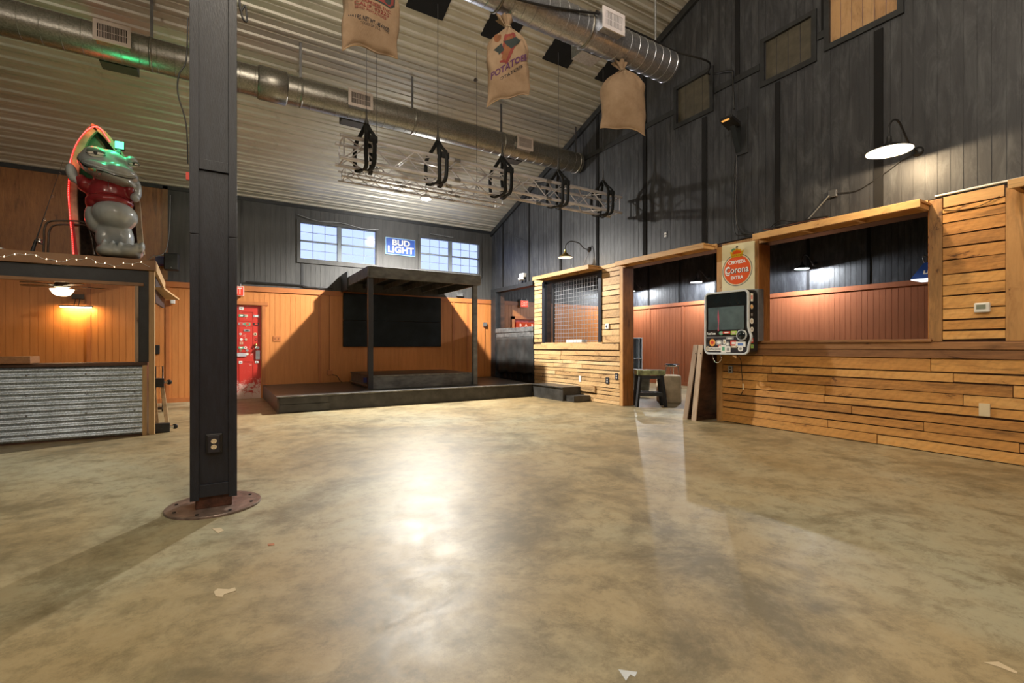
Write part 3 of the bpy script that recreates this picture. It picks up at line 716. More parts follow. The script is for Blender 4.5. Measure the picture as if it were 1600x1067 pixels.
for zz in (1.98, 1.82, 1.64, 1.50, 1.42, 1.30, 1.22, 1.12, 1.06, 0.98, 0.80):
    for xx in (0.12, 0.32, 0.42, 0.60):
        if rs.random() < 0.30: continue
        w_, h_ = rs.uniform(0.03, 0.06), rs.uniform(0.02, 0.035)
        xx2 = xx + rs.uniform(-0.02, 0.02)
        m_ = rs.choice(['st_white', 'st_black', 'st_tan', 'st_grey', 'st_white', 'st_green'])
        poly = circle(xx2, zz, h_) if rs.random() < 0.4 else [(xx2 - w_, zz - h_), (xx2 + w_, zz - h_), (xx2 + w_, zz + h_), (xx2 - w_, zz + h_)]
        MB().prism(poly, (0, YB + 0.029, 0), (1, 0, 0), (0, 0, 1), (0, -0.012, 0)).build('sticker', m_, d1)
        inner = [(xx2 + (x - xx2) * 0.5, zz + (z - zz) * 0.5) for x, z in poly]
        MB().prism(inner, (0, YB + 0.016, 0), (1, 0, 0), (0, 0, 1), (0, -0.002, 0)).build('sticker_print', rs.choice(['st_black', 'st_white', 'st_red', 'st_grey']), d1)
d2 = struct(MB().box(DOOR2[0], DOOR2[1], YB + 0.03, YB + 0.075, 0.0, DOOR2[3]).build('door_2', 'door_red'))
t = thing('backlit_letter_sign', (7.75, YB - 0.02, 1.72), 'small orange-red backlit sign on the door beyond the corner opening', 'sign')
MB().box(7.38, 8.2, YB - 0.03, YB + 0.02, 1.68, 1.86).build('panel', 'sign_red_lit', t)
for x, c_ in ((7.5, 'B'), (7.7, 'A'), (7.92, 'R')): MB().text(c_, (x, YB - 0.031, 1.77), (1, 0, 0), (0, 0, 1), 0.12, 0.003, bold=0.03).build('lettering', 'exit_letters', t)

# exit signs
def exit_sign(x, z, w, label, text=True):
    t = thing('exit_sign', (x, YB - 0.08, z), label, 'exit sign')
    MB().box(x - w / 2, x + w / 2, YB - 0.09, YB - 0.03, z, z + 0.21).build('housing', 'white_plastic', t, bevel=0.008)
    MB().box(x - w / 2 + 0.012, x + w / 2 - 0.012, YB - 0.095, YB - 0.088, z + 0.012, z + 0.198).build('face', 'exit_red', t)
    MB().text('EXIT', (x, YB - 0.096, z + 0.10), (1, 0, 0), (0, 0, 1), 0.19, 0.003, width=w * 0.75, bold=0.01).build('lettering', 'exit_letters', t)
    for s_ in (-1, 1): MB().cyl((x + s_ * w * 0.3, YB - 0.06, z + 0.2), (x + s_ * w * 0.3, YB - 0.06, z + 0.26), 0.02, 10).build('emergency_lamp', 'grey_metal', t)
exit_sign(7.60, 2.30, 0.28, 'red lit exit sign above the letter sign beyond the corner opening')
exit_sign(0.20, 2.24, 0.34, 'red exit sign with lamp heads half hidden behind the black column')

# ------------------------------------------------------------------ stage
t = thing('stage', (3.5, 10.4, 0), 'low black L-shaped stage platform in front of the back wall', 'stage')
MB().hexa([(0.80, 9.0, 0), (6.08, 9.10, 0), (6.5, YB - .03, 0), (0.74, YB - .03, 0), (0.80, 9.0, 0.27), (6.08, 9.10, 0.27), (6.5, YB - .03, 0.27), (0.74, YB - .03, 0.27)]).build('platform', 'deck_black', t)
MB().hexa([(0.76, 8.98, 0.27), (6.06, 9.08, 0.27), (6.5, YB - .03, 0.27), (0.74, YB - .03, 0.27), (0.76, 8.98, 0.292), (6.06, 9.08, 0.292), (6.5, YB - .03, 0.292), (0.74, YB - .03, 0.292)]).build('deck', 'deck_black', t, bevel=0.004)
MB().beam((0.76, 8.965, 0.281), (6.06, 9.065, 0.281), 0.028, 0.024).build('edge_strip', 'worn_edge', t, bevel=0.003)
MB().box(0.82, 1.62, 8.975, 9.0, 0.15, 0.265).box(0.82, 1.62, 8.98, 9.0, 0.01, 0.14).build('front_panel', 'deck_black', t, bevel=0.003)
MB().box(0.775, 0.80, 9.0, 11.88, 0.0, 0.27).build('side_panel', 'dark_wood', t)
t = thing('stage_step', (6.3, 8.4, 0), 'black box step beside the plank wall at the stage end', 'step')
MB().box(6.06, XW - 0.03, 7.93, 9.05, 0, 0.27).build('box', 'deck_black', t)
MB().box(6.04, XW - 0.03, 7.91, 9.06, 0.27, 0.292).build('tread', 'deck_black', t, bevel=0.003)
tag(MB().box(6.12, XW - 0.03, 7.63, 7.93, 0, 0.125).build('stage_step', 'deck_black', bevel=0.004), 'lowest small black step in front of the box step', 'step')
tag(MB().box(XW - 0.055, XW - 0.031, 7.45, 7.98, 0.20, 0.335).build('loose_board', 'pine_pale_y'), 'pale short board nailed on the planks just above the small black step', 'board')
t = thing('drum_riser', (3.7, 10.5, 0.292), 'raised black platform standing on the stage under the canopy', 'riser')
MB().box(2.55, 4.84, 9.66, 11.45, 0.292, 0.53).build('box', 'canopy_grey', t)
MB().box(2.53, 4.84, 9.66, 11.46, 0.53, 0.555).build('deck', 'deck_black', t, bevel=0.003)
MB().box(2.53, 4.84, 9.635, 9.66, 0.53, 0.557).build('edge_strip', 'worn_edge', t, bevel=0.003)
MB().box(2.49, 2.53, 9.72, 11.35, 0.34, 0.365).build('side_rail', 'grey_metal', t)
MB().box(2.46, 2.53, 9.95, 10.03, 0.40, 0.50).build('outlet_box', 'blue_box', t)

t = thing('stage_canopy', (3.7, 9.6, 0.292), 'dark grey wooden canopy frame on two posts over the stage', 'canopy')
f = MB().box(2.46, 4.90, 9.50, 9.56, 2.52, 2.75); f.build('front_beam', 'canopy_grey', t, bevel=0.005)
for x in (2.43, 4.90): MB().box(x, x + 0.05, 9.5, YB - 0.03, 2.53, 2.74).build('side_beam', 'canopy_grey', t, bevel=0.005)
for x in (2.95, 3.45, 3.95, 4.45): MB().box(x - 0.02, x + 0.02, 9.56, YB - 0.03, 2.56, 2.68).build('joist', 'canopy_grey', t)
MB().box(2.44, 4.94, 9.53, YB - 0.03, 2.68, 2.72).build('roof_board', 'black_paint', t)
MB().box(2.40, 2.43, 11.2, YB - 0.03, 2.45, 2.86).build('bracket', 'black_paint', t)
for x in (2.46, 4.80): MB().box(x, x + 0.10, 9.57, 9.66, 0.292, 2.70).build('post', 'column_paint' if x < 3 else 'canopy_grey', t, bevel=0.005)

t = thing('wall_panel', (3.7, YB - 0.05, 1.14), 'large black acoustic wall panel behind the stage canopy', 'wall panel')
for i, (z0, z1) in enumerate(((1.14, 1.78), (1.785, 2.43))): MB().box(2.45, 4.96, YB - 0.09, YB, z0, z1).build('panel', 'felt', t, bevel=0.01)

# BUD LIGHT sign
t = thing('beer_sign', (3.87, YB - 0.02, 3.48), 'blue rectangular beer sign with white letters between the two high windows', 'sign')
MB().box(3.48, 4.26, YB - 0.03, YB, 3.48, 3.91).build('border', 'sign_paleblue', t)
MB().box(3.495, 4.245, YB - 0.034, YB - 0.028, 3.495, 3.895).build('face', 'sign_blue', t)
for m_, dx, dz, dp in (('navy_text', 0.008, -0.008, 0.005), ('sign_white', 0, 0, 0.008)):
    f = MB()
    f.text('BUD', (3.88 + dx, YB - 0.034, 3.785 + dz), (1, 0, 0), (0, 0, 1), 0.20, dp, width=0.46, bold=0.03)
    f.text('LIGHT', (3.87 + dx, YB - 0.034, 3.605 + dz), (1, 0, 0), (0, 0, 1), 0.22, dp, width=0.68, bold=0.03)
    f.build('lettering', m_, t)

# half wall in the corner opening, draped black
t = thing('half_wall', (XR + 0.03, 10.7, 0.292), 'black draped half wall closing the corner opening beside the stage', 'half wall')
MB().box(XR - 0.04, XR + 0.10, 9.74, 11.62, 1.52, 1.64).build('cap', 'canopy_grey', t, bevel=0.01)
MB().box(XR - 0.02, XR + 0.08, 9.74, 11.62, 1.40, 1.52).build('rail', 'canopy_grey', t, bevel=0.006)
f = MB(); V = []; F = []; n = 40
for i in range(n + 1):
    y = 9.74 + 1.88 * i / n
    for j in range(13):
        z = 0.45 + 0.95 * j / 12; x = XR - 0.01 + 0.02 * math.sin(i * 0.7) * (1 - j / 14) + 0.012 * math.sin(i * 0.33 + j * 0.4)
        V.append((x, y, z + (0.03 * math.sin(i * 0.5) if j == 0 else 0)))
for i in range(n):
    for j in range(12): F.append((i * 13 + j, (i + 1) * 13 + j, (i + 1) * 13 + j + 1, i * 13 + j + 1))
f.add(V, F, True); f.build('drape', 'canvas_dark', t).modifiers.new('thick', 'SOLIDIFY').thickness = 0.01
MB().box(XR + 0.095, XR + 0.105, 9.74, 11.6, 0.0, 1.41).build('backing', 'black_paint', t)  # black board added so the gap under the drape stays dark
for k in range(7): MB().box(XR + 0.05, XR + 0.09, 9.8 + 0.28 * k, 9.87 + 0.28 * k, 0.292, 1.41).build('stud', 'black_paint', t)

# ------------------------------------------------------------------ steel column in timber cladding
cx, cy = -0.06, 4.05
t = thing('clad_column', (cx, cy, 0), 'black timber-clad square column on a round rusty base plate', 'column')
f = MB().lathe([(0, 0), (0.30, 0), (0.30, 0.012), (0.296, 0.016), (0, 0.016)], (cx, cy, 0), 40, smooth=False); f.build('base_plate', 'plate_steel', t)
for k in range(8): a = PI / 8 + k * PI / 4; MB().cyl((cx + 0.25 * math.cos(a), cy + 0.25 * math.sin(a), 0.016), (cx + 0.25 * math.cos(a), cy + 0.25 * math.sin(a), 0.022), 0.011, 8).build('bolt', 'black_metal', t)
MB().box(cx - 0.11, cx + 0.11, cy - 0.105, cy + 0.105, 0.016, 0.16).build('steel_stub', 'rust', t, bevel=0.004)
x0, x1, y0, y1 = cx - 0.14, cx + 0.14, cy - 0.14, cy + 0.14; ztop = zc(4.0) - 0.03; zb = 0.105
MB().box(x0 + 0.02, x1 - 0.02, y0 + 0.022, y1 - 0.022, zb, ztop).build('core', 'column_paint', t)
f = MB()
for xa, xb in ((x0, x0 + 0.052), (x1 - 0.052, x1)):
    for ya, yb in ((y0, y0 + 0.02), (y1 - 0.02, y1)):
        f.box(xa, xb, ya, yb, zb - 0.02, 1.92); f.box(xa - 0.002 if xa == x0 else xa, xb, ya + 0.002, yb, 1.925, ztop)
for ya in (y0 + 0.0205,):
    for xa in (x0, x1 - 0.02): f.box(xa, xa + 0.02, y0 + 0.021, y1 - 0.021, zb, ztop)
f.build('corner_board', 'column_paint', t, bevel=0.002)
MB().box(x0 + 0.053, x1 - 0.053, y0 + 0.002, y0 + 0.021, zb, 0.19).box(x0 + 0.053, x1 - 0.053, y0 + 0.002, y0 + 0.021, 2.375, 2.445).build('cross_board', 'column_paint', t, bevel=0.002)
f = MB().box(cx - 0.048, cx + 0.052, y0 - 0.003, y0 + 0.03, 0.405, 0.54); f.build('outlet_box', 'black_metal', t, bevel=0.006)
o_ = MB().box(cx - 0.036, cx + 0.036, y0 - 0.016, y0 - 0.005, 0.41, 0.53).build('outlet_plate', 'dark_plastic', t, bevel=0.003)
f = MB()
for z in (0.450, 0.490): MB().prism(circle(cx, z, 0.0175, 20, 0.0155), (0, y0 - 0.015, 0), (1, 0, 0), (0, 0, 1), (0, -0.004, 0)).build('receptacle', 'cream_plastic', o_)
f = MB()
for z in (0.450, 0.490):
    for dx in (-0.006, 0.006): f.box(cx + dx - 0.0012, cx + dx + 0.0012, y0 - 0.0200, y0 - 0.0188, z - 0.001, z + 0.008)
    f.cyl((cx, y0 - 0.0188, z - 0.008), (cx, y0 - 0.0200, z - 0.008), 0.0025, 8)
f.build('slot', 'ink', o_)
tag(MB().tube(spline([(x0 - 0.012, y0 + 0.02, 3.4), (x0 - 0.02, y0, 3.1), (x0 - 0.06, y0 - 0.01, 2.98), (x0 - 0.065, y0, 2.85), (x0 - 0.02, y0, 2.66), (x0 - 0.012, y0 + 0.02, 2.4)], 6), 0.005, 6).build('loose_cable', 'black_metal'),
    'thin black cable looping off the left edge of the column', 'cable')
tag(MB().tube(spline([(x1 + 0.008, y0, 3.7), (x1 + 0.03, y0, 3.52), (x1 + 0.06, y0, 3.49), (x1 + 0.05, y0, 3.60), (x1 + 0.02, y0, 3.55), (x1 + 0.01, y0, 3.72)], 6), 0.007, 6).build('loose_cable', 'black_metal'),
    'small coil of black cable on the right edge of the column near the photo top', 'cable')
tag(MB().box(x0 - 0.022, x0 - 0.001, y0 + 0.01, y0 + 0.04, 2.29, 2.34).build('cable_clip', 'st_red'), 'tiny red clip on the left edge of the black column', 'clip')

# ------------------------------------------------------------------ booth on the left
YF = 7.7
t = thing('bar_counter', (-2.4, YF + 0.15, 0), 'counter front of grey corrugated steel with dark wood top on the left', 'bar counter')
f = MB(); V = []; F = []; n = 110; hz = 0.90; xs = [-4.2 + 0.1 * i for i in range(34)]; xs[-1] = -0.90
for x in xs:
    for j in range(n + 1):
        z = 0.025 + (hz - 0.025) * j / n; V.append((x, YF + 0.012 + 0.011 * math.sin(2 * PI * z / 0.068), z))
m_ = n + 1
for i in range(len(xs) - 1):
    for j in range(n): F.append((i * m_ + j, (i + 1) * m_ + j, (i + 1) * m_ + j + 1, i * m_ + j + 1))
f.add(V, F, True); f.build('corrugated_front', 'corrugated_steel', t)
f = MB()
for x in (-1.98, -1.45, -0.98, -2.3):
    for z in (0.10, 0.33, 0.57, 0.81): MB().lathe([(0.012, 0), (0.008, 0.006), (0, 0.008)], (x, YF + 0.0, z), 8, (0, -1, 0)).build('screw', 'grey_metal', t)
MB().box(-4.2, -0.92, YF + 0.035, YF + 0.22, 0, 0.90).box(-0.92, -0.86, YF + 0.03, YF + 0.3, 0, 0.9).build('body', 'dark_wood', t)
MB().box(-0.90, -0.855, YF - 0.01, YF + 0.03, 0.0, 0.925).build('corner_board', 'bar_post', t, bevel=0.003)
MB().box(-4.2, -0.85, YF - 0.012, YF + 0.30, 0.905, 0.945).build('counter_top', 'dark_wood', t, bevel=0.004)
tag(MB().box(-4.2, -1.93, YF - 0.06, YF + 0.28, 0.947, 1.03).build('counter_ledge', 'sill_y', bevel=0.006), 'thick brown wooden ledge on the left end of the steel-fronted counter', 'ledge')

t = thing('booth', (-2.3, YF + 0.3, 0), 'black-fronted bar booth with brown fascia and flat roof on the left', 'booth')
MB().box(-4.2, -0.835, YF + 0.012, YF + 0.05, 1.955, 2.13).box(-0.955, -0.835, YF + 0.012, YF + 0.05, 0.945, 1.955).build('front_panel', 'black_paint', t)
MB().box(-4.2, -0.885, YF - 0.012, YF + 0.012, 1.925, 1.965).build('window_header', 'brown_fascia', t, bevel=0.003)
MB().box(-0.975, -0.94, YF - 0.008, YF + 0.012, 0.945, 1.925).build('window_trim', 'barnwood_z', t)
MB().box(-0.835, -0.775, YF + 0.01, YF + 0.07, 0.0, 2.135).build('corner_post', 'bar_post', t, bevel=0.003)
MB().box(-4.2, -0.762, YF - 0.03, YF + 0.01, 2.13, 2.265).build('fascia', 'brown_fascia', t, bevel=0.004)
MB().hexa([(-4.2, YF, 2.19), (-0.775, YF + 0.01, 2.19), (-0.80, 9.3, 2.08), (-4.2, 9.3, 2.08), (-4.2, YF, 2.25), (-0.775, YF + 0.01, 2.25), (-0.80, 9.3, 2.14), (-4.2, 9.3, 2.14)]).build('roof', 'dark_wood', t)
MB().hexa([(-0.79, YF + 0.01, 2.13), (-0.755, YF + 0.01, 2.13), (-0.78, 9.1, 2.02), (-0.81, 9.1, 2.02), (-0.79, YF + 0.01, 2.26), (-0.755, YF + 0.01, 2.26), (-0.78, 9.1, 2.14), (-0.81, 9.1, 2.14)]).build('end_fascia', 'bar_post', t)
MB().box(-0.83, -0.80, 8.1, 9.2, 1.75, 2.1).build('side_panel', 'black_paint', t)
MB().hexa([(-0.80, 8.0, 1.93), (-0.70, 8.0, 1.93), (-0.62, 9.4, 1.90), (-0.80, 9.4, 1.90), (-0.80, 8.0, 1.955), (-0.70, 8.0, 1.955), (-0.62, 9.4, 1.925), (-0.80, 9.4, 1.925)]).build('side_awning', 'bar_post', t)

# string lights on the fascia
t = thing('string_lights', (-1.6, YF - 0.04, 2.15), 'string of tiny warm bulbs draped along the brown fascia of the booth', 'string lights')
pts = [(-2.6 + 1.78 * i / 40, YF - 0.038, 2.205 + 0.028 * math.sin(i * 0.55) + 0.012 * math.sin(i * 1.7) - 0.02 * (i / 40)) for i in range(41)]
MB().tube(pts, 0.0025, 4).build('cord', 'white_plastic', t)
for i in range(2, 40, 2):
    p = pts[i]; s_ = 1 if i % 4 else -1
    MB().tube([p, (p[0] + 0.004, p[1] - 0.003, p[2] + 0.018 * s_)], [0.004, 0.002], 5).build('bulb', 'lamp_warm_soft', t)

# ceiling fan inside the booth
fp = at(97, 452, 8.9); fx, fy = fp.x, fp.y
t = thing('ceiling_fan', (fx, fy, 1.90), 'ceiling fan with lit glass bowl inside the booth', 'ceiling fan')
MB().lathe([(0.02, 0.215), (0.02, 0.15), (0.07, 0.14), (0.09, 0.10), (0.10, 0.07), (0.02, 0.05)], (fx, fy, 1.90), 20).build('motor', 'chrome', t)
MB().lathe([(0.0, -0.055), (0.05, -0.05), (0.09, -0.03), (0.125, 0.03), (0.13, 0.045), (0.0, 0.045)], (fx, fy, 1.90), 24).build('bowl', 'bowl_glow', t)
for k in range(5):
    a = 0.25 + k * 2 * PI / 5; c_, s_ = math.cos(a), math.sin(a)
    f = MB(); q = [(0.10, -0.03), (0.16, -0.05), (0.46, -0.065), (0.50, 0), (0.46, 0.065), (0.16, 0.05), (0.10, 0.03)]
    f.prism(q, (fx, fy, 1.985), (c_, s_, 0.0), (-s_, c_, 0.06), (0, 0, 0.008)); f.build('blade', 'dark_bronze', t)
MB().tube([(fx, fy - 0.13, 1.9), (fx, fy - 0.13, 1.80)], 0.002, 5).build('pull_chain', 'chrome', t)
lamp('fan_light', 'POINT', (fx, fy - 0.02, 1.80), 9, (1.0, 0.72, 0.38), 0.07)
# picture light
pp = at(119, 479, YB - 0.15)
t = thing('picture_light', (pp.x, YB - 0.02, pp.z - 0.05), 'slim bronze picture light glowing on the orange wall inside the booth', 'wall lamp')
MB().box(pp.x - 0.09, pp.x + 0.09, YB - 0.03, YB, pp.z + 0.15, pp.z + 0.24).build('bracket', 'dark_bronze', t, bevel=0.004)
MB().tube([(pp.x - 0.03, YB - 0.03, pp.z + 0.16), (pp.x - 0.03, YB - 0.15, pp.z + 0.02)], 0.006, 6).tube([(pp.x + 0.03, YB - 0.03, pp.z + 0.16), (pp.x + 0.03, YB - 0.15, pp.z + 0.02)], 0.006, 6).build('arm', 'dark_bronze', t)
MB().box(pp.x - 0.24, pp.x + 0.24, YB - 0.18, YB - 0.12, pp.z, pp.z + 0.02).build('shade', 'dark_bronze', t)
MB().cyl((pp.x - 0.22, YB - 0.15, pp.z - 0.012), (pp.x + 0.22, YB - 0.15, pp.z - 0.012), 0.010, 10).build('tube', 'lamp_warm', t)
l_ = lamp('picture_light_glow', 'AREA', (pp.x, YB - 0.15, pp.z - 0.03), 9, (1.0, 0.62, 0.22), 0.3)
l_.data.shape = 'RECTANGLE'; l_.data.size = 0.44; l_.data.size_y = 0.03; l_.rotation_euler = (0.5, 0, 0)

# leaning furniture dolly frame at the booth end
def tilted(p, q, w, h): return (p, q, w, h)
t = thing('furniture_dolly', (-0.64, 7.9, 0), 'furniture dolly of black blocks and wooden slats leaning upright at booth end', 'dolly')
b0, b1 = Vector((-0.71, 7.86, 0.066)), Vector((-0.768, 7.98, 0.66))
for nm, p, hw in (('lower_block', b0, 0.085), ('upper_block', b1, 0.068)):
    MB().beam(p + Vector((-hw, -0.02, 0)), p + Vector((hw, 0.0, -0.005)), 0.10, 0.12).build('end_block', 'black_paint', t, bevel=0.004)
    q = p + Vector((hw + 0.045, 0.0, 0.0))
    cst = MB().beam(p + Vector((hw - 0.01, 0, 0)), q, 0.035, 0.035).beam(p + Vector((hw - 0.005, 0, 0)), p + Vector((hw + 0.004, 0, 0)), 0.06, 0.07).build('caster_fork', 'chrome', t)
    MB().lathe([(0.0, -0.012), (0.03, -0.012), (0.034, -0.006), (0.034, 0.006), (0.03, 0.012), (0.0, 0.012)], q + Vector((0.012, 0, 0)), 18, (0.3, 1, 0)).build('wheel', 'black_metal', cst)
for a_, b_ in ((-0.055, -0.045), (0.055, 0.050)): MB().beam(b0 + Vector((a_, 0.0, 0.05)), b1 + Vector((b_, 0, -0.05)), 0.022, 0.045, (1, 0, 0)).build('slat', 'rattan_stick', t, bevel=0.003)
t = thing('folding_cart', (-1.0, 9.9, 0), 'thin bronze frame of a folding cart against the wall behind the booth', 'cart')
f = MB(); q0, q1 = at(243, 640, 10.3), at(251, 571, 10.3)
f.tube([(q0.x, 10.3, 0.05), (q0.x, 10.3, 0.80), (q1.x + 0.03, 10.3, 0.80), (q1.x + 0.03, 10.3, 0.05)], 0.012, 8).tube([(q0.x + 0.05, 10.3, 0.1), (q0.x + 0.05, 10.3, 0.8)], 0.005, 6)
f.box(q0.x - 0.02, q1.x + 0.03, 10.2, 10.4, 0.05, 0.09)
f.build('frame', 'dark_bronze', t)
for dx in (0, 0.1): MB().cyl((q0.x + dx - 0.01, 10.3, 0.05), (q0.x + dx + 0.01, 10.3, 0.05), 0.05, 14).build('wheel', 'black_metal', t)

# fixtures on the back wall by the booth
p = at(270, 471, YB - 0.03)
tag(MB().box(p.x - 0.04, p.x + 0.04, YB - 0.09, YB - 0.016, p.z - 0.05, p.z + 0.05).build('motion_sensor', 'white_plastic', bevel=0.012), 'small white sensor on the orange wall between booth and column', 'sensor')
p = at(245, 546, YB - 0.03)
tag(MB().box(p.x - 0.05, p.x + 0.05, YB - 0.08, YB - 0.002, p.z - 0.09, p.z + 0.09).build('wall_box', 'black_metal', bevel=0.012), 'small black box on the orange wall right of the booth', 'box')
p = at(268, 409, 11.4)
t = thing('wall_speaker', (p.x, 11.5, p.z - 0.17), 'black speaker above the orange wall beside the brown plywood panel', 'speaker')
MB().box(p.x - 0.12, p.x + 0.12, 11.35, 11.55, p.z - 0.165, p.z + 0.165).build('cabinet', 'dark_plastic', t, bevel=0.02)
MB().box(p.x - 0.10, p.x + 0.10, 11.342, 11.352, p.z - 0.145, p.z + 0.145).build('grille', 'canvas_dark', t)
MB().box(p.x - 0.012, p.x + 0.012, 11.338, 11.343, p.z - 0.13, p.z - 0.105).build('badge', 'chrome', t)
MB().cyl((p.x, 11.55, p.z), (p.x, YB, p.z), 0.02, 8).build('bracket', 'black_metal', t)
p = at(250, 407, 11.6)
t = thing('controller_box', (p.x, 11.8, p.z - 0.1), 'small blue controller box left of the black wall speaker', 'box')
MB().box(p.x - 0.075, p.x + 0.075, 11.62, YB - 0.001, p.z - 0.07, p.z + 0.09).build('case', 'blue_box', t, bevel=0.006)
MB().box(p.x - 0.07, p.x + 0.07, 11.60, 11.62, p.z - 0.10, p.z - 0.06).build('lower_lip', 'print_purple', t)
tag(MB().tube(spline([at(233, 405, 11.5), at(240, 400, 11.5), at(246, 400, 11.5), at(257, 395, 11.6), at(262, 380, 11.7), at(265, 350, 11.8), at(266, 305, 11.85)], 6), 0.008, 5).build('loose_wire', 'grey_wire'),
    'pale wire running down the plywood wall to the controller box', 'wire')
tag(MB().tube([(0.40, YB - 0.04, 2.56), (1.5, YB - 0.04, 2.56), (1.65, YB - 0.04, 2.53), (2.2, YB - 0.04, 2.53), (2.2, YB - 0.04, 2.46)], 0.014, 8).build('conduit', 'black_metal'),
    'black conduit running along the back wall above the orange panelling', 'conduit')
t = thing('light_switch', (1.02, YB - 0.01, 1.27), 'orange-painted switch plate on the back wall right of the red door', 'switch')
MB().box(0.94, 1.10, YB - 0.012, YB, 1.26, 1.38).build('plate', 'trim_orange', t, bevel=0.003)
MB().box(0.98, 0.99, YB - 0.022, YB - 0.012, 1.31, 1.33).box(1.05, 1.06, YB - 0.022, YB - 0.012, 1.31, 1.33).build('toggle', 'dark_bronze', t)
p = at(515, 582, YB)
t = thing('surface_outlet', (p.x, YB, p.z), 'orange-painted outlet box with vertical conduit on back wall, left of riser', 'outlet')
MB().box(p.x - 0.06, p.x + 0.06, YB - 0.05, YB, p.z - 0.06, p.z + 0.06).build('box', 'trim_orange', t, bevel=0.004)
MB().cyl((p.x, YB - 0.015, p.z + 0.06), (p.x, YB - 0.015, 2.36), 0.011, 8).build('conduit', 'trim_orange', t)
tag(MB().tube(spline([(p.x + 0.05, YB - 0.06, p.z - 0.05), (p.x + 0.15, YB - 0.08, p.z - 0.08), (p.x + 0.2, YB - 0.15, 0.35), (p.x + 0.22, YB - 0.3, 0.305)], 6), 0.008, 6).build('loose_cable', 'black_metal'), 'short black cord plugged in beside the orange outlet box', 'cord')
p = at(757, 507, YB)
t = thing('surface_outlet', (p.x, YB, p.z), 'grey outlet box with conduit on the orange wall by the corner post', 'outlet')
MB().box(p.x - 0.05, p.x + 0.05, YB - 0.06, YB, p.z - 0.06, p.z + 0.06).build('box', 'canopy_grey', t, bevel=0.004)
MB().cyl((p.x, YB - 0.015, p.z - 0.06), (p.x, YB - 0.015, 0.30), 0.011, 8).build('conduit', 'trim_orange', t)
p = at(717, 461, YB)
tag(MB().box(p.x - 0.09, p.x + 0.09, YB - 0.08, YB, p.z - 0.04, p.z + 0.06).build('junction_box', 'canopy_grey', bevel=0.004), 'dark junction box above orange panelling seen through the canopy', 'box')


# ------------------------------------------------------------------ ceiling ducts
def duct(name, xa, xb, y, z, r, mat, label, tilt=0.0, step=0.19):
    t = thing(name, ((xa + xb) / 2, y, z), label, 'duct')
    prof = []; x = xa; 
    while x < xb:
        prof += [(r, x), (r, x + step - 0.012), (r + 0.004, x + step - 0.009), (r + 0.004, x + step - 0.003)]; x += step
    prof = [p for p in prof if p[1] < xb] + [(r, xb)]
    MB().lathe([(0, xa)] + prof + [(r - 0.012, xb), (r - 0.012, xb - 0.02), (0, xb - 0.02)], (0, y, z), 72, (1, 0, 0), smooth=False).build('pipe', mat, t)
    return t
def register(t, xa, xb, y, z, r, mat, frame_mat, side=-1, n=18, grid=False, drop=0.0):
    """sheet-metal boot with a white grille on one side of a duct"""
    h = 0.13; ya, yb = y + side * (r - 0.08), y + side * (r + 0.075); z = z + drop
    lo, hi = sorted((ya, yb))
    MB().box(xa + 0.01, xb - 0.01, lo, hi, z - h + 0.01, z + h - 0.01).build('boot', mat, t)
    yf = yb + side * 0.012
    if side < 0:
        rc = lambda a, b, c, d: [(a, c), (b, c), (b, d), (a, d)]
        fr = MB().ring(rc(xa - 0.01, xb + 0.01, z - h, z + h), rc(xa + 0.03, xb - 0.03, z - h + 0.045, z + h - 0.045), (0, yb, 0), (1, 0, 0), (0, 0, 1), (0, -0.016, 0)).build('grille_frame', frame_mat, t)
        MB().box(xa + 0.03, xb - 0.03, yb - 0.003, yb + 0.0, z - h + 0.045, z + h - 0.045).build('grille_opening', 'acoustic', fr)
        for k in range(n):
            x = xa + 0.035 + (xb - xa - 0.07) * (k + 0.5) / n
            MB().box(x - 0.0025, x + 0.0025, yb - 0.014, yb - 0.004, z - h + 0.045, z + h - 0.045).build('fin', frame_mat, fr)
        MB().box(xa + 0.03, xb - 0.03, yb - 0.008, yb - 0.004, z - 0.003, z + 0.003).build('fin', frame_mat, fr)
DY, DZ, DR = 7.95, 5.06, 0.205
t = duct('spiral_duct', -5.5, 6.49, DY, DZ, DR, 'galvanised_duct', 'long dull spiral duct under the ceiling from the left edge to the black wall')
MB().lathe([(DR + 0.012, 0.42), (DR + 0.03, 0.44), (DR + 0.03, 0.80), (DR + 0.012, 0.82)], (0, DY, DZ), 40, (1, 0, 0)).build('coupling', 'galvanised_duct', t)
for xa, xb in ((-1.37, -1.02), (1.67, 2.03), (4.78, 5.12)):
    register(t, xa, xb, DY, DZ, DR, 'galvanised_duct', 'vent_paint', -1, 18, drop=0.0)
    MB().box(xa - 0.02, xb + 0.02, DY + 0.12, DY + 0.34, DZ - 0.19, DZ + 0.05).build('rear_boot', 'vent_back', t)
for x in (-0.83, 1.01, 2.8, 4.58, 6.42, -2.6):
    MB().box(x - 0.018, x + 0.018, DY - 0.004, DY + 0.004, DZ + DR - 0.01, zc(DY) + 0.02).build('hanger_strap', 'steel_cable', t)
    MB().lathe([(DR + 0.001, x - 0.015), (DR + 0.011, x - 0.015), (DR + 0.011, x + 0.015), (DR + 0.001, x + 0.015)], (0, DY, DZ), 36, (1, 0, 0)).build('hanger_band', 'galvanised_duct', t)
EY, EZ, ER = 4.62, 5.12, 0.20
t = duct('spiral_duct', -1.0, 5.40, EY, EZ, ER, 'galvanised_bright', 'shiny spiral duct with the burlap sacks hanging below it, open at right end', step=0.145)
register(t, 3.93, 4.27, EY, EZ, ER, 'galvanised_bright', 'vent_white', -1, 14, drop=0.03)
MB().box(3.93, 4.27, EY + 0.12, EY + 0.34, EZ - 0.17, EZ + 0.1).build('rear_boot', 'galvanised_bright', t)
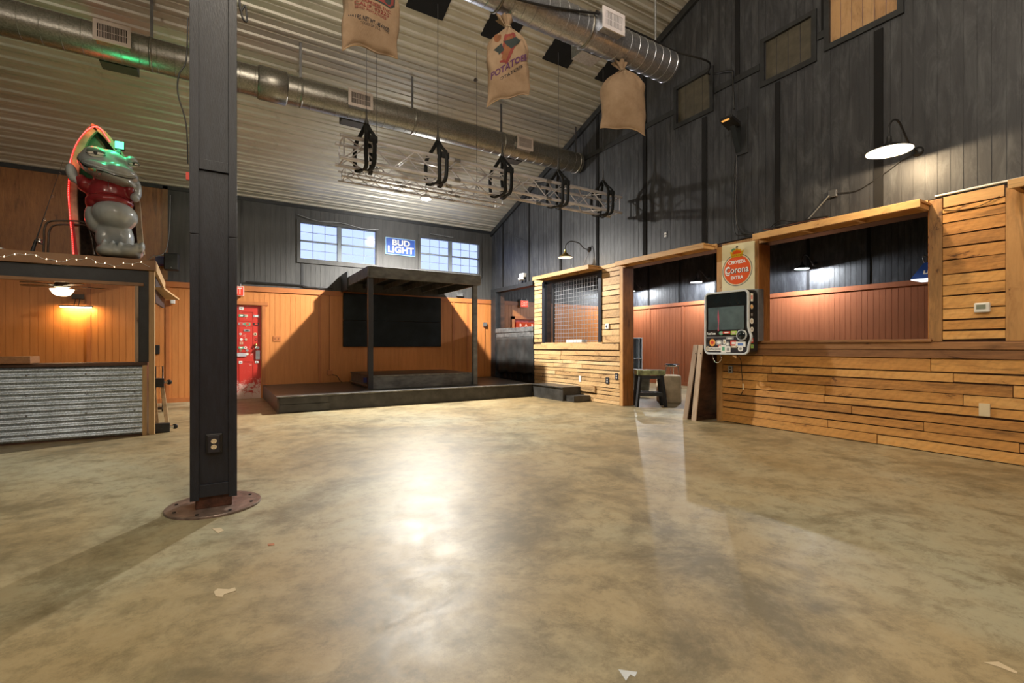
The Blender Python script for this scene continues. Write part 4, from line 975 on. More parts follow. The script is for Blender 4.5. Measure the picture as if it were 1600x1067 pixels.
for x in (2.62, 3.86): MB().lathe([(ER + 0.001, x - 0.012), (ER + 0.014, x - 0.012), (ER + 0.014, x + 0.012), (ER + 0.001, x + 0.012)], (0, EY, EZ), 36, (1, 0, 0)).build('coupling', 'galvanised_duct', t)
for x in (5.15, 2.2, -0.5): MB().cyl((x, EY, EZ + ER - 0.01), (x, EY, zc(EY) + 0.01), 0.014, 8).build('hanger_rod', 'galvanised_bright', t)
tag(MB().tube(spline([(2.2, EY - 0.16, EZ - 0.18), (2.62, EY - 0.17, EZ - 0.15), (3.0, EY - 0.2, EZ - 0.12), (3.5, EY - 0.22, EZ - 0.02), (3.9, EY - 0.22, EZ + 0.09), (3.98, EY - 0.12, EZ + 0.2), (4.4, EY - 0.08, EZ + 0.21), (4.9, EY - 0.12, EZ + 0.18), (5.38, EY - 0.14, EZ + 0.15), (5.9, EY - 0.3, EZ + 0.08), (6.5, 4.76, 5.42), (6.52, 4.4, 5.30), (6.52, 4.36, 5.2), (6.52, 4.34, 4.7)], 8), 0.014, 7).build('power_cable', 'black_metal'),
    'black cable wrapped along the shiny duct and over to the black wall', 'cable')

# black acoustic squares fixed to the ceiling
for i, (xa, xb) in enumerate(((2.31, 2.90), (3.56, 4.14), (4.78, 5.34), (6.0 - 0.02, 6.5))):
    ya, yb = 6.28, 6.85
    lab = ['black square panel on the ceiling nearest the left burlap sack', 'black square ceiling panel right behind the middle burlap sack', 'black square ceiling panel left of the white-framed duct grille', 'black square ceiling panel right behind the plain burlap sack'][i]
    q = [(xa, yb, zc(yb) - 0.03), (xb, yb, zc(yb) - 0.03), (xb, ya, zc(ya) - 0.03), (xa, ya, zc(ya) - 0.03)]
    q2 = [(x, y, z + 0.025) for x, y, z in q]
    tag(MB().hexa([q[0], q[1], q[2], q[3], q2[0], q2[1], q2[2], q2[3]]).build('ceiling_panel', 'acoustic', bevel=0.006), lab, 'ceiling panel', 'black acoustic squares on the ceiling')
p = at(750, 132, 7.45)
tag(MB().ell((p.x, 7.62, zc(7.62) - 0.02), (0.04, 0.04, 0.03), 14, 8).build('round_cap', 'dark_bronze'), 'small round dark cap on the ribbed ceiling left of the middle sack', 'cap')
t = thing('ceiling_pulley', (0.95, 7.0, zc(7.0) - 0.06), 'small ring pulley with a thin wire on the ceiling left of the printed sack', 'pulley')
p = Vector((0.70, 6.62, zc(6.62) - 0.035))
MB().tube([(p.x + 0.035 * math.cos(a * PI / 8), p.y, p.z + 0.035 * math.sin(a * PI / 8)) for a in range(16)], 0.008, 6, closed=True).build('ring', 'black_metal', t)
MB().cyl(p, (p.x + 0.75, p.y, p.z + 0.02), 0.004, 5).build('wire', 'steel_cable', t)

# ------------------------------------------------------------------ hanging box trusses
def truss(name, xa, xb, ya, yb, za, zb, rc, rb, label, cell=0.33):
    t = thing(name, ((xa + xb) / 2, (ya + yb) / 2, za), label, 'truss', 'aluminium box trusses under the ceiling')
    for y in (ya, yb):
        for z in (za, zb): MB().cyl((xa, y, z), (xb, y, z), rc, 12).build('chord', 'aluminium', t)
    n = int(round((xb - xa - 0.1) / cell)); st = (xb - xa - 0.1) / n
    for nm, A, B in (('front_lattice', (ya, za), (ya, zb)), ('back_lattice', (yb, za), (yb, zb)), ('bottom_lattice', (ya, za), (yb, za)), ('top_lattice', (ya, zb), (yb, zb))):
        f = MB()
        for k in range(n):
            p, q = (A, B) if k % 2 == 0 else (B, A)
            x = xa + 0.05 + k * st; f.cyl((x, *p), (x + st, *q), rb, 6)
        for x in (xa + 0.05, xb - 0.05): f.cyl((x, *A), (x, *B), rb, 6)
        f.build(nm, 'aluminium', t)
    for x in (xa + (xb - xa) / 3, xa + 2 * (xb - xa) / 3):
        for y in (ya, yb):
            for z in (za, zb): MB().cyl((x - 0.05, y, z), (x + 0.05, y, z), rc + 0.005, 12).build('coupler', 'grey_metal', t)
    return t
truss('box_truss', 1.30, 6.32, 6.48, 6.79, 3.63, 3.92, 0.025, 0.0095, 'long silver box truss hanging from five black slings')
t2 = truss('box_truss', 1.42, 4.10, 6.98, 7.22, 3.56, 3.70, 0.013, 0.006, 'slimmer shallow truss hanging just behind the long box truss', 0.2)
for x in (1.95, 3.62): MB().cyl((x, 7.10, 3.70), (x, 7.10, zc(7.10) - 0.02), 0.004, 5).tube([(x, 6.98, 3.70), (x, 7.10, 3.86), (x, 7.22, 3.70)], 0.006, 5).build('hanger_cable', 'steel_cable', t2)
TY = 6.63
names = ['at the left end of the long truss', 'second from the left end of the long truss', 'at the middle of the long truss', 'fourth from the left end of the long truss', 'at the right end of the long truss']
def sling(x, lab):
    t = thing('truss_sling', (x, TY, 3.5), lab, 'sling', 'black slings holding the truss')
    zt = 4.22
    MB().cyl((x, TY, zt + 0.1), (x, TY, 6.262), 0.0045, 5).build('cable', 'steel_cable', t)
    MB().tube([(x, TY, zt + 0.20), (x, TY, zt - 0.02)], [0.010, 0.018], 8).tube([(x + 0.025 * math.cos(a * PI / 6), TY, zt + 0.02 + 0.03 * math.sin(a * PI / 6)) for a in range(12)], 0.007, 6, closed=True).build('shackle', 'steel_cable', t)
    for s_, sp in ((1, 0.10), (-1, 0.05)):
        for dx in (-sp, sp):
            y0_, y1_ = (6.45, 6.82)
            pts = [(x, TY, zt), (x + dx * 0.5, TY + s_ * 0.09, zt - 0.12), (x + dx, TY + s_ * 0.19, 3.98), (x + dx * 1.15, TY + s_ * 0.195, 3.76), (x + dx * 0.9, TY + s_ * 0.17, 3.59), (x + dx * 0.6, TY, 3.575)]
            P = spline(pts, 5); f = MB(); W = 0.026; th = 0.009; V = []; F = []
            for i, p in enumerate(P):
                d = (P[min(i + 1, len(P) - 1)] - P[max(i - 1, 0)]).normalized(); a = Vector((1, 0, 0)); a = (a - d * a.dot(d)).normalized(); b = d.cross(a)
                for u_, v_ in ((-1, -1), (1, -1), (1, 1), (-1, 1)): V.append(p + a * u_ * W + b * v_ * th)
            for i in range(len(P) - 1):
                for k in range(4): F.append((i * 4 + k, i * 4 + (k + 1) % 4, i * 4 + 4 + (k + 1) % 4, i * 4 + 4 + k))
            f.add(V, F, True); f.build('webbing', 'strap_black', t)
    MB().box(x - 0.02, x + 0.10, 6.425, 6.455, 3.90, 3.99).build('buckle', 'strap_black', t, bevel=0.008)
    return t
sl = sling(1.68, 'black webbing sling with cable ' + names[0])
for i, x in enumerate((2.73, 3.84, 4.97, 6.0)):
    copy_tree(sl, (x, TY, 3.5), 'black webbing sling with cable ' + names[i + 1])

# ------------------------------------------------------------------ pendant that throws the big shadow
t = thing('pendant_floodlight', (KEY.x, KEY.y, KEY.z - 0.05), 'bright white round floodlight hanging under the ceiling near the back wall', 'lamp')
MB().lathe([(0.0, 0.0), (0.10, -0.005)], KEY, 24, (0, 0, -1)).build('bulb', 'lamp_white', t)
MB().lathe([(0.02, 0.12), (0.10, 0.07), (0.13, 0.03), (0.13, 0.02)], KEY, 24).build('housing', 'white_plastic', t)
MB().cyl((KEY.x, KEY.y, KEY.z + 0.1), (KEY.x, KEY.y, zc(KEY.y)), 0.012, 8).build('stem', 'grey_metal', t)
for i, p in enumerate(FILL_LAMPS):  # cap and stem dressing each added fill lamp
    t = thing('added_fill_lamp', p, 'added fill lamp out of view, dressed as a hanging pendant', 'lamp', 'added fill lamps out of view')
    MB().lathe([(0.0, 0.40), (0.10, 0.38), (0.12, 0.30), (0.0, 0.30)], (p[0], p[1], p[2]), 24).build('cap', 'black_metal', t)
    MB().cyl((p[0], p[1], p[2] + 0.38), (p[0], p[1], zc(p[1]) - 0.04), 0.01, 8).build('stem', 'grey_metal', t)

# ------------------------------------------------------------------ gooseneck wall lamps
def gooseneck(loc, mount, label, r, power, color, smat, emat, hgt, group=None, tiltdir=None, dish=0.45):
    t = thing('gooseneck_lamp', (loc[0], loc[1], loc[2] - 0.05), label, 'wall lamp', group)
    c = Vector(loc); m = Vector(mount)
    MB().lathe([(0.022, 0.16), (0.026, 0.10), (0.045, 0.085), (r * dish, 0.065), (r * 0.97, 0.008), (r, 0.0), (r, 0.004)], c, 36, caps=False).build('shade', smat, t)
    MB().lathe([(r * 0.995, 0.001), (r * 0.93, 0.006), (r * dish, 0.055), (0.02, 0.075), (0.0, 0.075)], c, 36, caps=False).build('reflector', 'white_plastic', t)
    MB().lathe([(0.0, 0.010), (r * 0.90, 0.010), (r * 0.90, 0.012), (0.0, 0.012)], c, 32, smooth=False).build('diffuser', emat, t)
    d = (m - c); 
    P = spline([c + Vector((0, 0, 0.15)), c + Vector((0, 0, hgt * 0.8)), c + d * 0.15 + Vector((0, 0, hgt)), c + d * 0.35 + Vector((0, 0, hgt * 0.92)), c + d * 0.6 + Vector((0, 0, (m.z - c.z) * 0.6 + hgt * 0.28)), c + d * 0.8 + Vector((0, 0, (m.z - c.z) * 0.2 + 0.02)), m], 6)
    MB().tube(P, 0.010, 8).build('arm', 'black_metal', t)
    MB().lathe([(0.055, 0), (0.055, 0.012), (0.03, 0.03), (0.0, 0.03)], m + Vector((0.012, 0, 0)), 20, (-1, 0, 0)).build('wall_plate', 'black_metal', t)
    if power: lamp('gooseneck_light', 'POINT', c + Vector((0, 0, -0.002)), power, color, 0.02)
    return t
gooseneck((6.08, 7.87, 3.00), (XR - 0.018, 7.66, 3.18), 'small brass-shaded gooseneck lamp on the black wall above the mesh window', 0.15, 6, WARM, 'brass', 'bulb_dim', 0.30)
g2 = gooseneck((6.05, 2.23, 3.22), (XR - 0.002, 2.15, 3.30), 'large warm glowing gooseneck lamp high on the black wall at right', 0.205, 60, (1.0, 0.74, 0.44), 'black_metal', 'bulb_warm_bright', 0.34)
for (y, z, lab) in ((10.95, 2.92, 'gooseneck lamp on the side room wall near the corner with the letter-sign door'), (8.48, 2.92, 'lit white gooseneck lamp seen through the open doorway, on side room wall'), (5.70, 2.90, 'lit white gooseneck lamp seen through the wide bar opening, on side room wall')):
    gooseneck((11.05, y, z - 0.02), (XF - 0.012, y - 0.05, z + 0.12), lab, 0.15, 150, (0.93, 0.97, 1.0), 'black_metal', 'bulb_cool_bright', 0.3, dish=0.5)

# ------------------------------------------------------------------ things on the right wall
t = thing('arm_floodlight', (XR - 0.15, 4.28, 3.95), 'dark angled floodlight and backing plate on the black wall beside a boarded window', 'floodlight')
MB().box(XR - 0.03, XR - 0.001, 4.13, 4.30, 3.98, 4.65).build('back_plate', 'black_paint', t, bevel=0.004)
MB().hexa([(XR - 0.14, 4.23, 4.30), (XR - 0.03, 4.23, 4.02), (XR - 0.03, 4.31, 4.02), (XR - 0.14, 4.31, 4.30), (XR - 0.20, 4.23, 4.42), (XR - 0.03, 4.23, 4.40), (XR - 0.03, 4.31, 4.40), (XR - 0.20, 4.31, 4.42)]).build('bracket_arm', 'felt', t)
MB().hexa([(XR - 0.34, 4.17, 4.44), (XR - 0.12, 4.17, 4.36), (XR - 0.12, 4.37, 4.36), (XR - 0.34, 4.37, 4.44), (XR - 0.34, 4.17, 4.48), (XR - 0.12, 4.17, 4.42), (XR - 0.12, 4.37, 4.42), (XR - 0.34, 4.37, 4.48)]).build('head', 'black_metal', t, bevel=0.006)
MB().hexa([(XR - 0.335, 4.22, 4.437), (XR - 0.305, 4.22, 4.427), (XR - 0.305, 4.34, 4.427), (XR - 0.335, 4.34, 4.437), (XR - 0.335, 4.22, 4.439), (XR - 0.305, 4.22, 4.429), (XR - 0.305, 4.34, 4.429), (XR - 0.335, 4.34, 4.439)]).build('led_strip', 'amber_led', t)
tag(MB().tube(spline([(XR - 0.03, 4.30, 3.98), (XR - 0.03, 4.31, 3.4), (XR - 0.03, 4.31, 3.05), (XR - 0.035, 4.27, 2.9), (XR - 0.04, 4.17, 2.80), (XR - 0.06, 4.02, 2.775)], 6), 0.013, 8).build('black_conduit', 'black_metal'), 'thick black cable curving down the black wall towards the beer sign', 'cable')
tag(MB().tube(spline([(XR - 0.03, 4.335, 3.9), (XR - 0.03, 4.345, 3.3), (XR - 0.03, 4.34, 2.95), (XR - 0.05, 4.28, 2.80), (XR - 0.05, 4.1, 2.765), (XR - 0.05, 5.0, 2.775), (XR - 0.05, 5.6, 2.765)][:5], 6), 0.008, 6).build('thin_conduit', 'black_metal'), 'thinner black cable beside the thick black cable on the black wall', 'cable')
p = atx(1040, 367, XR)
t = thing('wall_outlet', (XR, p.y, p.z - 0.06), 'white double outlet on the black wall above the doorway awning', 'outlet')
MB().box(XR - 0.008, XR, p.y - 0.04, p.y + 0.04, p.z - 0.06, p.z + 0.06).build('box', 'dark_plastic', t)
for dz in (-0.022, 0.022): MB().prism(circle(0, dz, 0.026, 16, 0.019), (XR - 0.008, p.y, p.z), (0, -1, 0), (0, 0, 1), (-0.004, 0, 0)).build('receptacle', 'white_plastic', t)
def outlet(y, z, label, mat='white_plastic', w=0.035, h=0.058, plate=True, rec=None, sw=False, cat='outlet'):
    xo = XW - 0.028
    t = thing('wall_' + cat, (xo, y, z - h), label, cat)
    MB().box(xo - 0.010, xo + 0.002, y - w, y + w, z - h, z + h).build('plate', mat, t, bevel=0.003)
    if rec:
        for dz in (-0.022, 0.022): MB().prism(circle(0, dz, 0.016, 14), (xo - 0.010, y, z), (0, -1, 0), (0, 0, 1), (-0.003, 0, 0)).build('receptacle', rec, t)
    if sw: MB().box(xo - 0.02, xo - 0.010, y - 0.006, y + 0.006, z - 0.012, z + 0.012).build('toggle', 'cream_plastic', t)
    return t
outlet(7.95, 0.45, 'white blank plate low on the pale plank wall, left of the two outlets', w=0.035, h=0.065)
outlet(7.10, 0.465, 'dark-framed outlet low on the pale plank wall, left of the doorway-side outlet', 'dark_plastic', rec='white_plastic', w=0.05, h=0.065)
outlet(6.84, 0.56, 'dark-framed outlet low on the pale plank wall beside the doorway post', 'dark_plastic', rec='white_plastic', w=0.04, h=0.065)
outlet(4.41, 0.80, 'grey double outlet on the bar planks below the wall jukebox', 'grey_wire', rec='dark_plastic', w=0.035, h=0.055)
outlet(1.61, 0.51, 'cream blank plate low on the bar planks at right', 'cream_plastic', w=0.042, h=0.065)
xo = XW - 0.028
t = thing('thermostat', (xo, 1.63, 1.49), 'white digital thermostat on the plank wall at right', 'thermostat')
MB().box(xo - 0.03, xo + 0.003, 1.565, 1.685, 1.49, 1.59).build('case', 'white_plastic', t, bevel=0.012)
MB().box(xo - 0.032, xo - 0.029, 1.595, 1.665, 1.525, 1.57).build('display', 'lcd', t)
t = thing('small_thermostat', (xo, 7.09, 1.50), 'small white round-faced control on the pale planks beside the mesh window', 'thermostat')
MB().box(xo - 0.03, xo + 0.003, 7.04, 7.15, 1.49, 1.60).build('case', 'white_plastic', t, bevel=0.014)
MB().prism(circle(0, 0, 0.022, 18), (xo - 0.029, 7.10, 1.545), (0, -1, 0), (0, 0, 1), (-0.003, 0, 0)).build('dial', 'dark_plastic', t)
p = atx(817, 431, XR - 0.05)
t = thing('emergency_light', (XR - 0.05, p.y, 2.78), 'white twin-head emergency light on the black beam over the corner opening', 'lamp')
MB().box(XR - 0.10, XR - 0.002, p.y - 0.10, p.y + 0.10, 2.90, 3.0).build('case', 'white_plastic', t, bevel=0.01)
for s_ in (-0.07, 0.07): MB().lathe([(0.0, 0), (0.045, 0.01), (0.05, 0.05), (0.0, 0.055)], (XR - 0.08, p.y + s_, 2.88), 16, (-0.7, 0, -0.7)).build('lamp_head', 'white_plastic', t)
# wires lying on the awnings
tag(MB().tube(spline([(6.48, 3.82, 2.745), (6.46, 3.7, 2.83), (6.47, 3.6, 2.86), (6.48, 3.5, 2.82), (6.48, 3.3, 2.765), (6.46, 3.25, 2.76)], 6), 0.006, 6).build('loose_cable', 'black_metal'), 'thin black cable looping up from the bundle on the bar awning', 'cable')
for k, (m_, lab) in enumerate((('grey_wire', 'pale grey cable in the bundle on top of the long bar awning'), ('rust', 'dull red cable in the bundle on top of the long bar awning'), ('black_metal', 'black cable in the bundle on top of the long bar awning'))):
    rr = random.Random(k); P = [(6.36 + rr.uniform(0, 0.1), 3.8 - 0.16 * i, 2.722 + 0.02 * k + rr.uniform(0.0, 0.03)) for i in range(6)]
    tag(MB().tube(spline(P, 5), 0.009, 6).build('loose_cable', m_), lab, 'cable')
t = thing('plug_box', (XR - 0.03, 2.99, 3.03), 'small open plug box on the black wall left of the warm gooseneck lamp', 'box')
MB().box(XR - 0.04, XR - 0.001, 2.95, 3.04, 3.02, 3.11).build('box', 'steel_cable', t, bevel=0.004)
MB().tube([(XR - 0.04, 3.03, 3.05), (XR - 0.05, 3.30, 2.78)], 0.008, 6).build('conduit', 'grey_wire', t)
tag(MB().tube(spline([(XR - 0.02, 2.95, 3.06), (XR - 0.015, 2.75, 3.03), (XR - 0.015, 2.6, 3.08), (XR - 0.015, 2.42, 3.17), (XR - 0.015, 2.28, 3.25), (XR - 0.015, 2.17, 3.28)], 6), 0.005, 5).build('lamp_cord', 'black_metal'), 'thin black cord on the black wall leading to the warm gooseneck lamp', 'cord')
tag(MB().tube(spline([(XR - 0.01, 7.66, 3.13), (XR - 0.015, 7.75, 3.02), (XR - 0.02, 7.9, 2.84), (XR - 0.02, 8.15, 2.82), (XR - 0.01, 8.25, 2.96)], 6), 0.004, 5).build('lamp_cord', 'grey_wire'), 'thin pale cord looping below the small brass gooseneck lamp', 'cord')
tag(MB().tube([(XW - 0.03, 2.0, 2.762), (XW - 0.03, 1.32, 2.765)], 0.012, 8).build('white_raceway', 'white_plastic'), 'white cable running along the top of the plank wall at right', 'cable')
tag(MB().tube(spline([(xo - 0.008, 1.93, 2.60), (xo - 0.010, 1.80, 2.565), (xo - 0.010, 1.65, 2.57), (xo - 0.010, 1.50, 2.63)], 6), 0.004, 5).build('loose_wire', 'dark_bronze'), 'thin brown wire sagging over the topmost planks at right', 'wire')
tag(MB().tube(spline([(XR - 0.04, 11.1, 4.26), (XR - 0.06, 10.6, 4.05), (XR - 0.04, 10.0, 3.78)], 5), 0.005, 5).build('loose_wire', 'black_metal'), 'short thin wire slanting over the black wall by the ceiling corner', 'wire')

# beer sign on cream board
t = thing('beer_sign', (XW - 0.05, 4.28, 1.98), 'cream beer sign with orange disc and gold crown above the jukebox', 'sign')
xs_ = XW - 0.034; U, Vv = (0, -1, 0), (0, 0, 1)
MB().hexa([(xs_ - 0.016, 4.02, 1.965), (xs_, 4.02, 1.965), (xs_, 4.54, 1.975), (xs_ - 0.016, 4.54, 1.975), (xs_ - 0.016, 4.02, 2.67), (xs_, 4.02, 2.67), (xs_, 4.54, 2.69), (xs_ - 0.016, 4.54, 2.69)]).build('board', 'sign_cream', t)
cy_, cz_ = 4.29, 2.285
g = (xs_ - 0.016, cy_, cz_)
MB().ring(circle(0, 0, 0.238, 48), circle(0, 0, 0.230, 48), g, U, Vv, (-0.002, 0, 0)).build('ring', 'navy_text', t)
MB().prism(circle(0, 0, 0.212, 48), g, U, Vv, (-0.003, 0, 0)).build('disc', 'sign_orange', t)
f = MB(); g3 = (xs_ - 0.016, cy_, cz_)
for m_, dd, off in (('navy_text', 0.005, 0.006), ('sign_white', 0.008, 0.0)):
    f = MB(); f.text('Corona', (xs_ - 0.016, cy_ - off, cz_ - off), U, Vv, 0.135, dd, width=0.37, bold=0.012 if m_ == 'sign_white' else 0.02); f.build('lettering', m_, t)
for k_, s_ in enumerate('CERVEZA'): pass
MB().text('CERVEZA', (xs_ - 0.016, cy_, cz_ + 0.115), U, Vv, 0.068, 0.006, width=0.28, bold=0.04).build('lettering', 'sign_white', t)
MB().text('EXTRA', (xs_ - 0.016, cy_, cz_ - 0.115), U, Vv, 0.068, 0.006, width=0.20, bold=0.04).build('lettering', 'sign_white', t)
MB().text('C', (xs_ - 0.016, cy_ + 0.155, cz_ - 0.012), U, Vv, 0.20, 0.0075, width=0.08, bold=0.0).build('lettering', 'sign_white', t)
crown = [(-0.085, 0.0), (-0.075, -0.01), (0.075, -0.01), (0.085, 0.0), (0.112, 0.085), (0.075, 0.07), (0.055, 0.105), (0.03, 0.10), (0.0, 0.125), (-0.03, 0.10), (-0.055, 0.105), (-0.075, 0.07), (-0.112, 0.085)]
cr_ = MB().prism(crown, (xs_ - 0.016, cy_, cz_ + 0.20), U, Vv, (-0.006, 0, 0)).build('crown', 'sign_gold', t)
f = MB()
f.prism([(-0.075, 0.04), (0.075, 0.04), (0.06, 0.075), (0.0, 0.095), (-0.06, 0.075)], (xs_ - 0.022, cy_, cz_ + 0.20), U, Vv, (-0.001, 0, 0)); f.build('crown_cap', 'sign_orange', cr_)
f = MB()
for k in range(5): f.prism(circle(-0.06 + 0.03 * k, 0.015, 0.007, 10), (xs_ - 0.0225, cy_, cz_ + 0.20), U, Vv, (-0.001, 0, 0))
f.prism([(-0.006, 0.12), (0.006, 0.12), (0.006, 0.16), (-0.006, 0.16)], (xs_ - 0.016, cy_, cz_ + 0.20), U, Vv, (-0.006, 0, 0)).prism([(-0.018, 0.137), (0.018, 0.137), (0.018, 0.147), (-0.018, 0.147)], (xs_ - 0.016, cy_, cz_ + 0.20), U, Vv, (-0.006, 0, 0)); f.build('crown_beads', 'dark_bronze', cr_)
MB().prism(circle(-0.055, 0.10, 0.035, 16, 0.028), (xs_ - 0.016, cy_, cz_ + 0.20), U, Vv, (-0.005, 0, 0)).build('crown_gem', 'st_green', cr_)

# jukebox on the post
JX, JY, JZ, JW, JH = 6.19, 4.60, 1.03, 0.71, 0.915
t = thing('wall_jukebox', (6.4, 4.24, JZ), 'wall-mounted sticker-covered jukebox with dark screen and silver rounded bezel', 'jukebox')
def J(x, y, d=0.0): return (JX - d, JY - x, JZ + y)
def rr2(a, b, c, d, r): return rrect(a, b, c, d, r)
MB().prism(rr2(0.0, JW - 0.005, 0.0, JH, 0.07), (JX + 0.012, JY, JZ), U, Vv, (0.20, 0, 0)).build('body', 'black_metal', t, bevel=0.012)
out = rr2(0, JW, 0, JH, 0.06); 
inn = [(0.022 + (x / JW) * (JW - 0.044 - 0.012), 0.022 + (y / JH) * (JH - 0.044)) for x, y in out]
def bulge(P, k=0.05):
    Q = []
    for x, y in P:
        Q.append((x, y))
    return Q
N = 64
def bez(off):
    P = []
    base = rrect(off, JW - off, off, JH - off, max(0.075 - off, 0.02), 8)
    # densify and push the right side outwards round the dial
    for i in range(len(base)):
        a, b = base[i], base[(i + 1) % len(base)]
        n_ = max(1, int(math.dist(a, b) / 0.03))
        for k in range(n_): P.append((a[0] + (b[0] - a[0]) * k / n_, a[1] + (b[1] - a[1]) * k / n_))
    return [(x + (0.045 * math.exp(-((y - 0.245) / 0.085) ** 2) if x > JW * 0.8 else 0), y) for x, y in P]
def fit(P, n=160):
    L_ = [0]
    for i in range(len(P)): L_.append(L_[-1] + math.dist(P[i], P[(i + 1) % len(P)]))
    out_ = []; j = 0
    for k in range(n):
        s_ = L_[-1] * k / n
        while L_[j + 1] < s_: j += 1
        t_ = (s_ - L_[j]) / max(1e-9, L_[j + 1] - L_[j]); a, b = P[j], P[(j + 1) % len(P)]
        out_.append((a[0] + (b[0] - a[0]) * t_, a[1] + (b[1] - a[1]) * t_))
    return out_
MB().ring(fit(bez(0.0)), fit(bez(0.028)), (JX + 0.014, JY, JZ), U, Vv, (-0.030, 0, 0)).build('bezel', 'silver_plastic', t, bevel=0.006)
MB().prism(fit(bez(0.026)), (JX + 0.013, JY, JZ), U, Vv, (-0.012, 0, 0)).build('front_panel', 'ink', t)
MB().prism(rrect(0.035, JW - 0.04, 0.70, JH - 0.035, 0.02), J(0, 0, 0), U, Vv, (-0.004, 0, 0)).build('upper_screen', 'screen_glass', t)
scr = MB().prism(rrect(0.065, JW - 0.075, 0.36, 0.69, 0.01), J(0, 0, 0), U, Vv, (-0.005, 0, 0)).build('screen', 'screen_panel', t)
plain('crack_pink', (0.55, 0.08, 0.14), 0.3)
MB().prism([(0.225, 0.345), (0.232, 0.45), (0.222, 0.55), (0.232, 0.665), (0.24, 0.60), (0.247, 0.50), (0.238, 0.42), (0.243, 0.345)], J(0, 0, 0.005), U, Vv, (-0.001, 0, 0)).build('crack', 'crack_pink', scr)
MB().prism(rrect(0.03, JW - 0.03, 0.035, 0.262, 0.03), J(0, 0, 0), U, Vv, (-0.005, 0, 0)).build('lower_panel', 'dark_plastic', t)
MB().prism([(0.04, 0.255), (0.52, 0.255), (0.52, 0.262), (0.04, 0.262)], J(0, 0, 0.005), U, Vv, (-0.004, 0, 0)).build('panel_edge', 'grey_wire', t)
MB().text('TouchTunes', J(0.115, 0.308, 0), U, Vv, 0.045, 0.003, width=0.145, bold=0.03).build('lettering', 'sign_white', t)
kb = MB().lathe([(0.078, 0), (0.078, 0.02), (0.068, 0.03), (0.064, 0.022), (0.0, 0.022)], J(0.605, 0.275, 0.0), 32, (-1, 0, 0)).build('dial', 'silver_plastic', t)
MB().lathe([(0.060, 0), (0.058, 0.010), (0.0, 0.014)], J(0.605, 0.275, 0.020), 32, (-1, 0, 0)).build('dial_face', 'screen_glass', kb)
MB().prism([(0.05, 0.17), (0.09, 0.17), (0.09, 0.225), (0.05, 0.225)], J(0, 0, 0.005), U, Vv, (-0.003, 0, 0)).build('coin_slot', 'ink', t)
stk = [('c', .135, .175, .048, .055, 'st_orange', 'st_red', ''), ('c', .245, .175, .062, .042, 'st_grey', 'st_white', ''), ('r', .335, .185, .022, .035, 'st_white', 'st_tan', ''),
       ('c', .385, .150, .036, .036, 'st_grey', 'st_white', ''), ('r', .42, .235, .06, .018, 'st_grey', 'st_white', ''), ('r', .475, .165, .045, .035, 'st_red', 'st_white', ''),
       ('r', .585, .148, .075, .036, 'st_white', 'st_blue', ''), ('c', .585, .085, .040, .036, 'st_white', 'st_grey', ''), ('c', .262, .115, .032, .028, 'st_red', 'st_white', ''),
       ('r', .32, .085, .040, .055, 'st_white', 'st_green', ''), ('r', .395, .078, .038, .042, 'st_white', 'st_grey', ''), ('c', .06, .085, .030, .036, 'st_tan', 'st_grey', ''),
       ('r', .135, .078, .050, .026, 'st_white', None, 'BUFFALO'), ('r', .235, .078, .045, .026, 'st_white', None, 'ROCKS'), ('c', .285, .312, .034, .028, 'st_green', 'st_grey', ''),
       ('r', .37, .318, .060, .016, 'st_red', 'st_white', ''), ('r', .485, .312, .045, .028, 'st_lime', 'st_tan', ''), ('r', .49, .115, .045, .016, 'st_tan', 'st_white', '')]
for i, (k_, x, y, a, b, m1, m2, tx) in enumerate(stk):
    P = circle(x, y, a, 20, b) if k_ == 'c' else [(x - a, y - b), (x + a, y - b), (x + a, y + b), (x - a, y + b)]
    s_ = MB().prism(P, J(0, 0, 0.005 + 0.0004 * i), U, Vv, (-0.002, 0, 0)).build('sticker', m1, t)
    if m2:
        Q = [(x + (px - x) * 0.55, y + (py - y) * 0.5) for px, py in P]
        MB().prism(Q, J(0, 0, 0.0071 + 0.0004 * i), U, Vv, (-0.0006, 0, 0)).build('sticker_print', m2, s_)
    if tx: MB().text(tx, J(x, y, 0.0065 + 0.0004 * i), U, Vv, 0.034, 0.0012, width=a * 1.8, bold=0.04).build('sticker_print', 'st_black', s_)
for i, (xx, zz, a, b, m1, m2, c_) in enumerate(((.05, .80, .028, .055, 'st_white', 'st_red', 0), (.05, .67, .034, .034, 'st_tan', 'st_orange', 1), (.05, .56, .034, .036, 'dark_bronze', 'st_grey', 0), (.05, .47, .04, .04, 'st_white', 'st_tan', 1),
                                              (.055, .355, .036, .036, 'st_white', 'st_grey', 1), (.06, .20, .026, .032, 'st_red', 'st_white', 0), (.06, .12, .032, .026, 'st_lime', 'st_green', 0))):
    o3 = (JX + 0.012, JY - JW + 0.004, JZ)
    P = circle(xx, zz, a, 18, b) if c_ else [(xx - a, zz - b), (xx + a, zz - b), (xx + a, zz + b), (xx - a, zz + b)]
    s_ = MB().prism(P, o3, (1, 0, 0), (0, 0, 1), (0, -0.002, 0)).build('sticker', m1, t)
    Q = [(xx + (px - xx) * 0.5, zz + (pz - zz) * 0.5) for px, pz in P]
    MB().prism(Q, (o3[0], o3[1] - 0.0021, o3[2]), (1, 0, 0), (0, 0, 1), (0, -0.0006, 0)).build('sticker_print', m2, s_)
MB().box(6.40, XW - 0.032, 3.89, 4.52, 1.22, 1.96).build('wall_bracket', 'grey_metal', t, bevel=0.006)
MB().tube(spline([(6.33, 4.18, 1.03), (6.50, 4.22, 0.95), (XW - 0.05, 4.22, 0.8), (XW - 0.05, 4.20, 0.62), (XW - 0.05, 4.19, 0.52), (XW - 0.045, 4.24, 0.42)], 8), 0.005, 6).build('power_cord', 'black_metal', t)
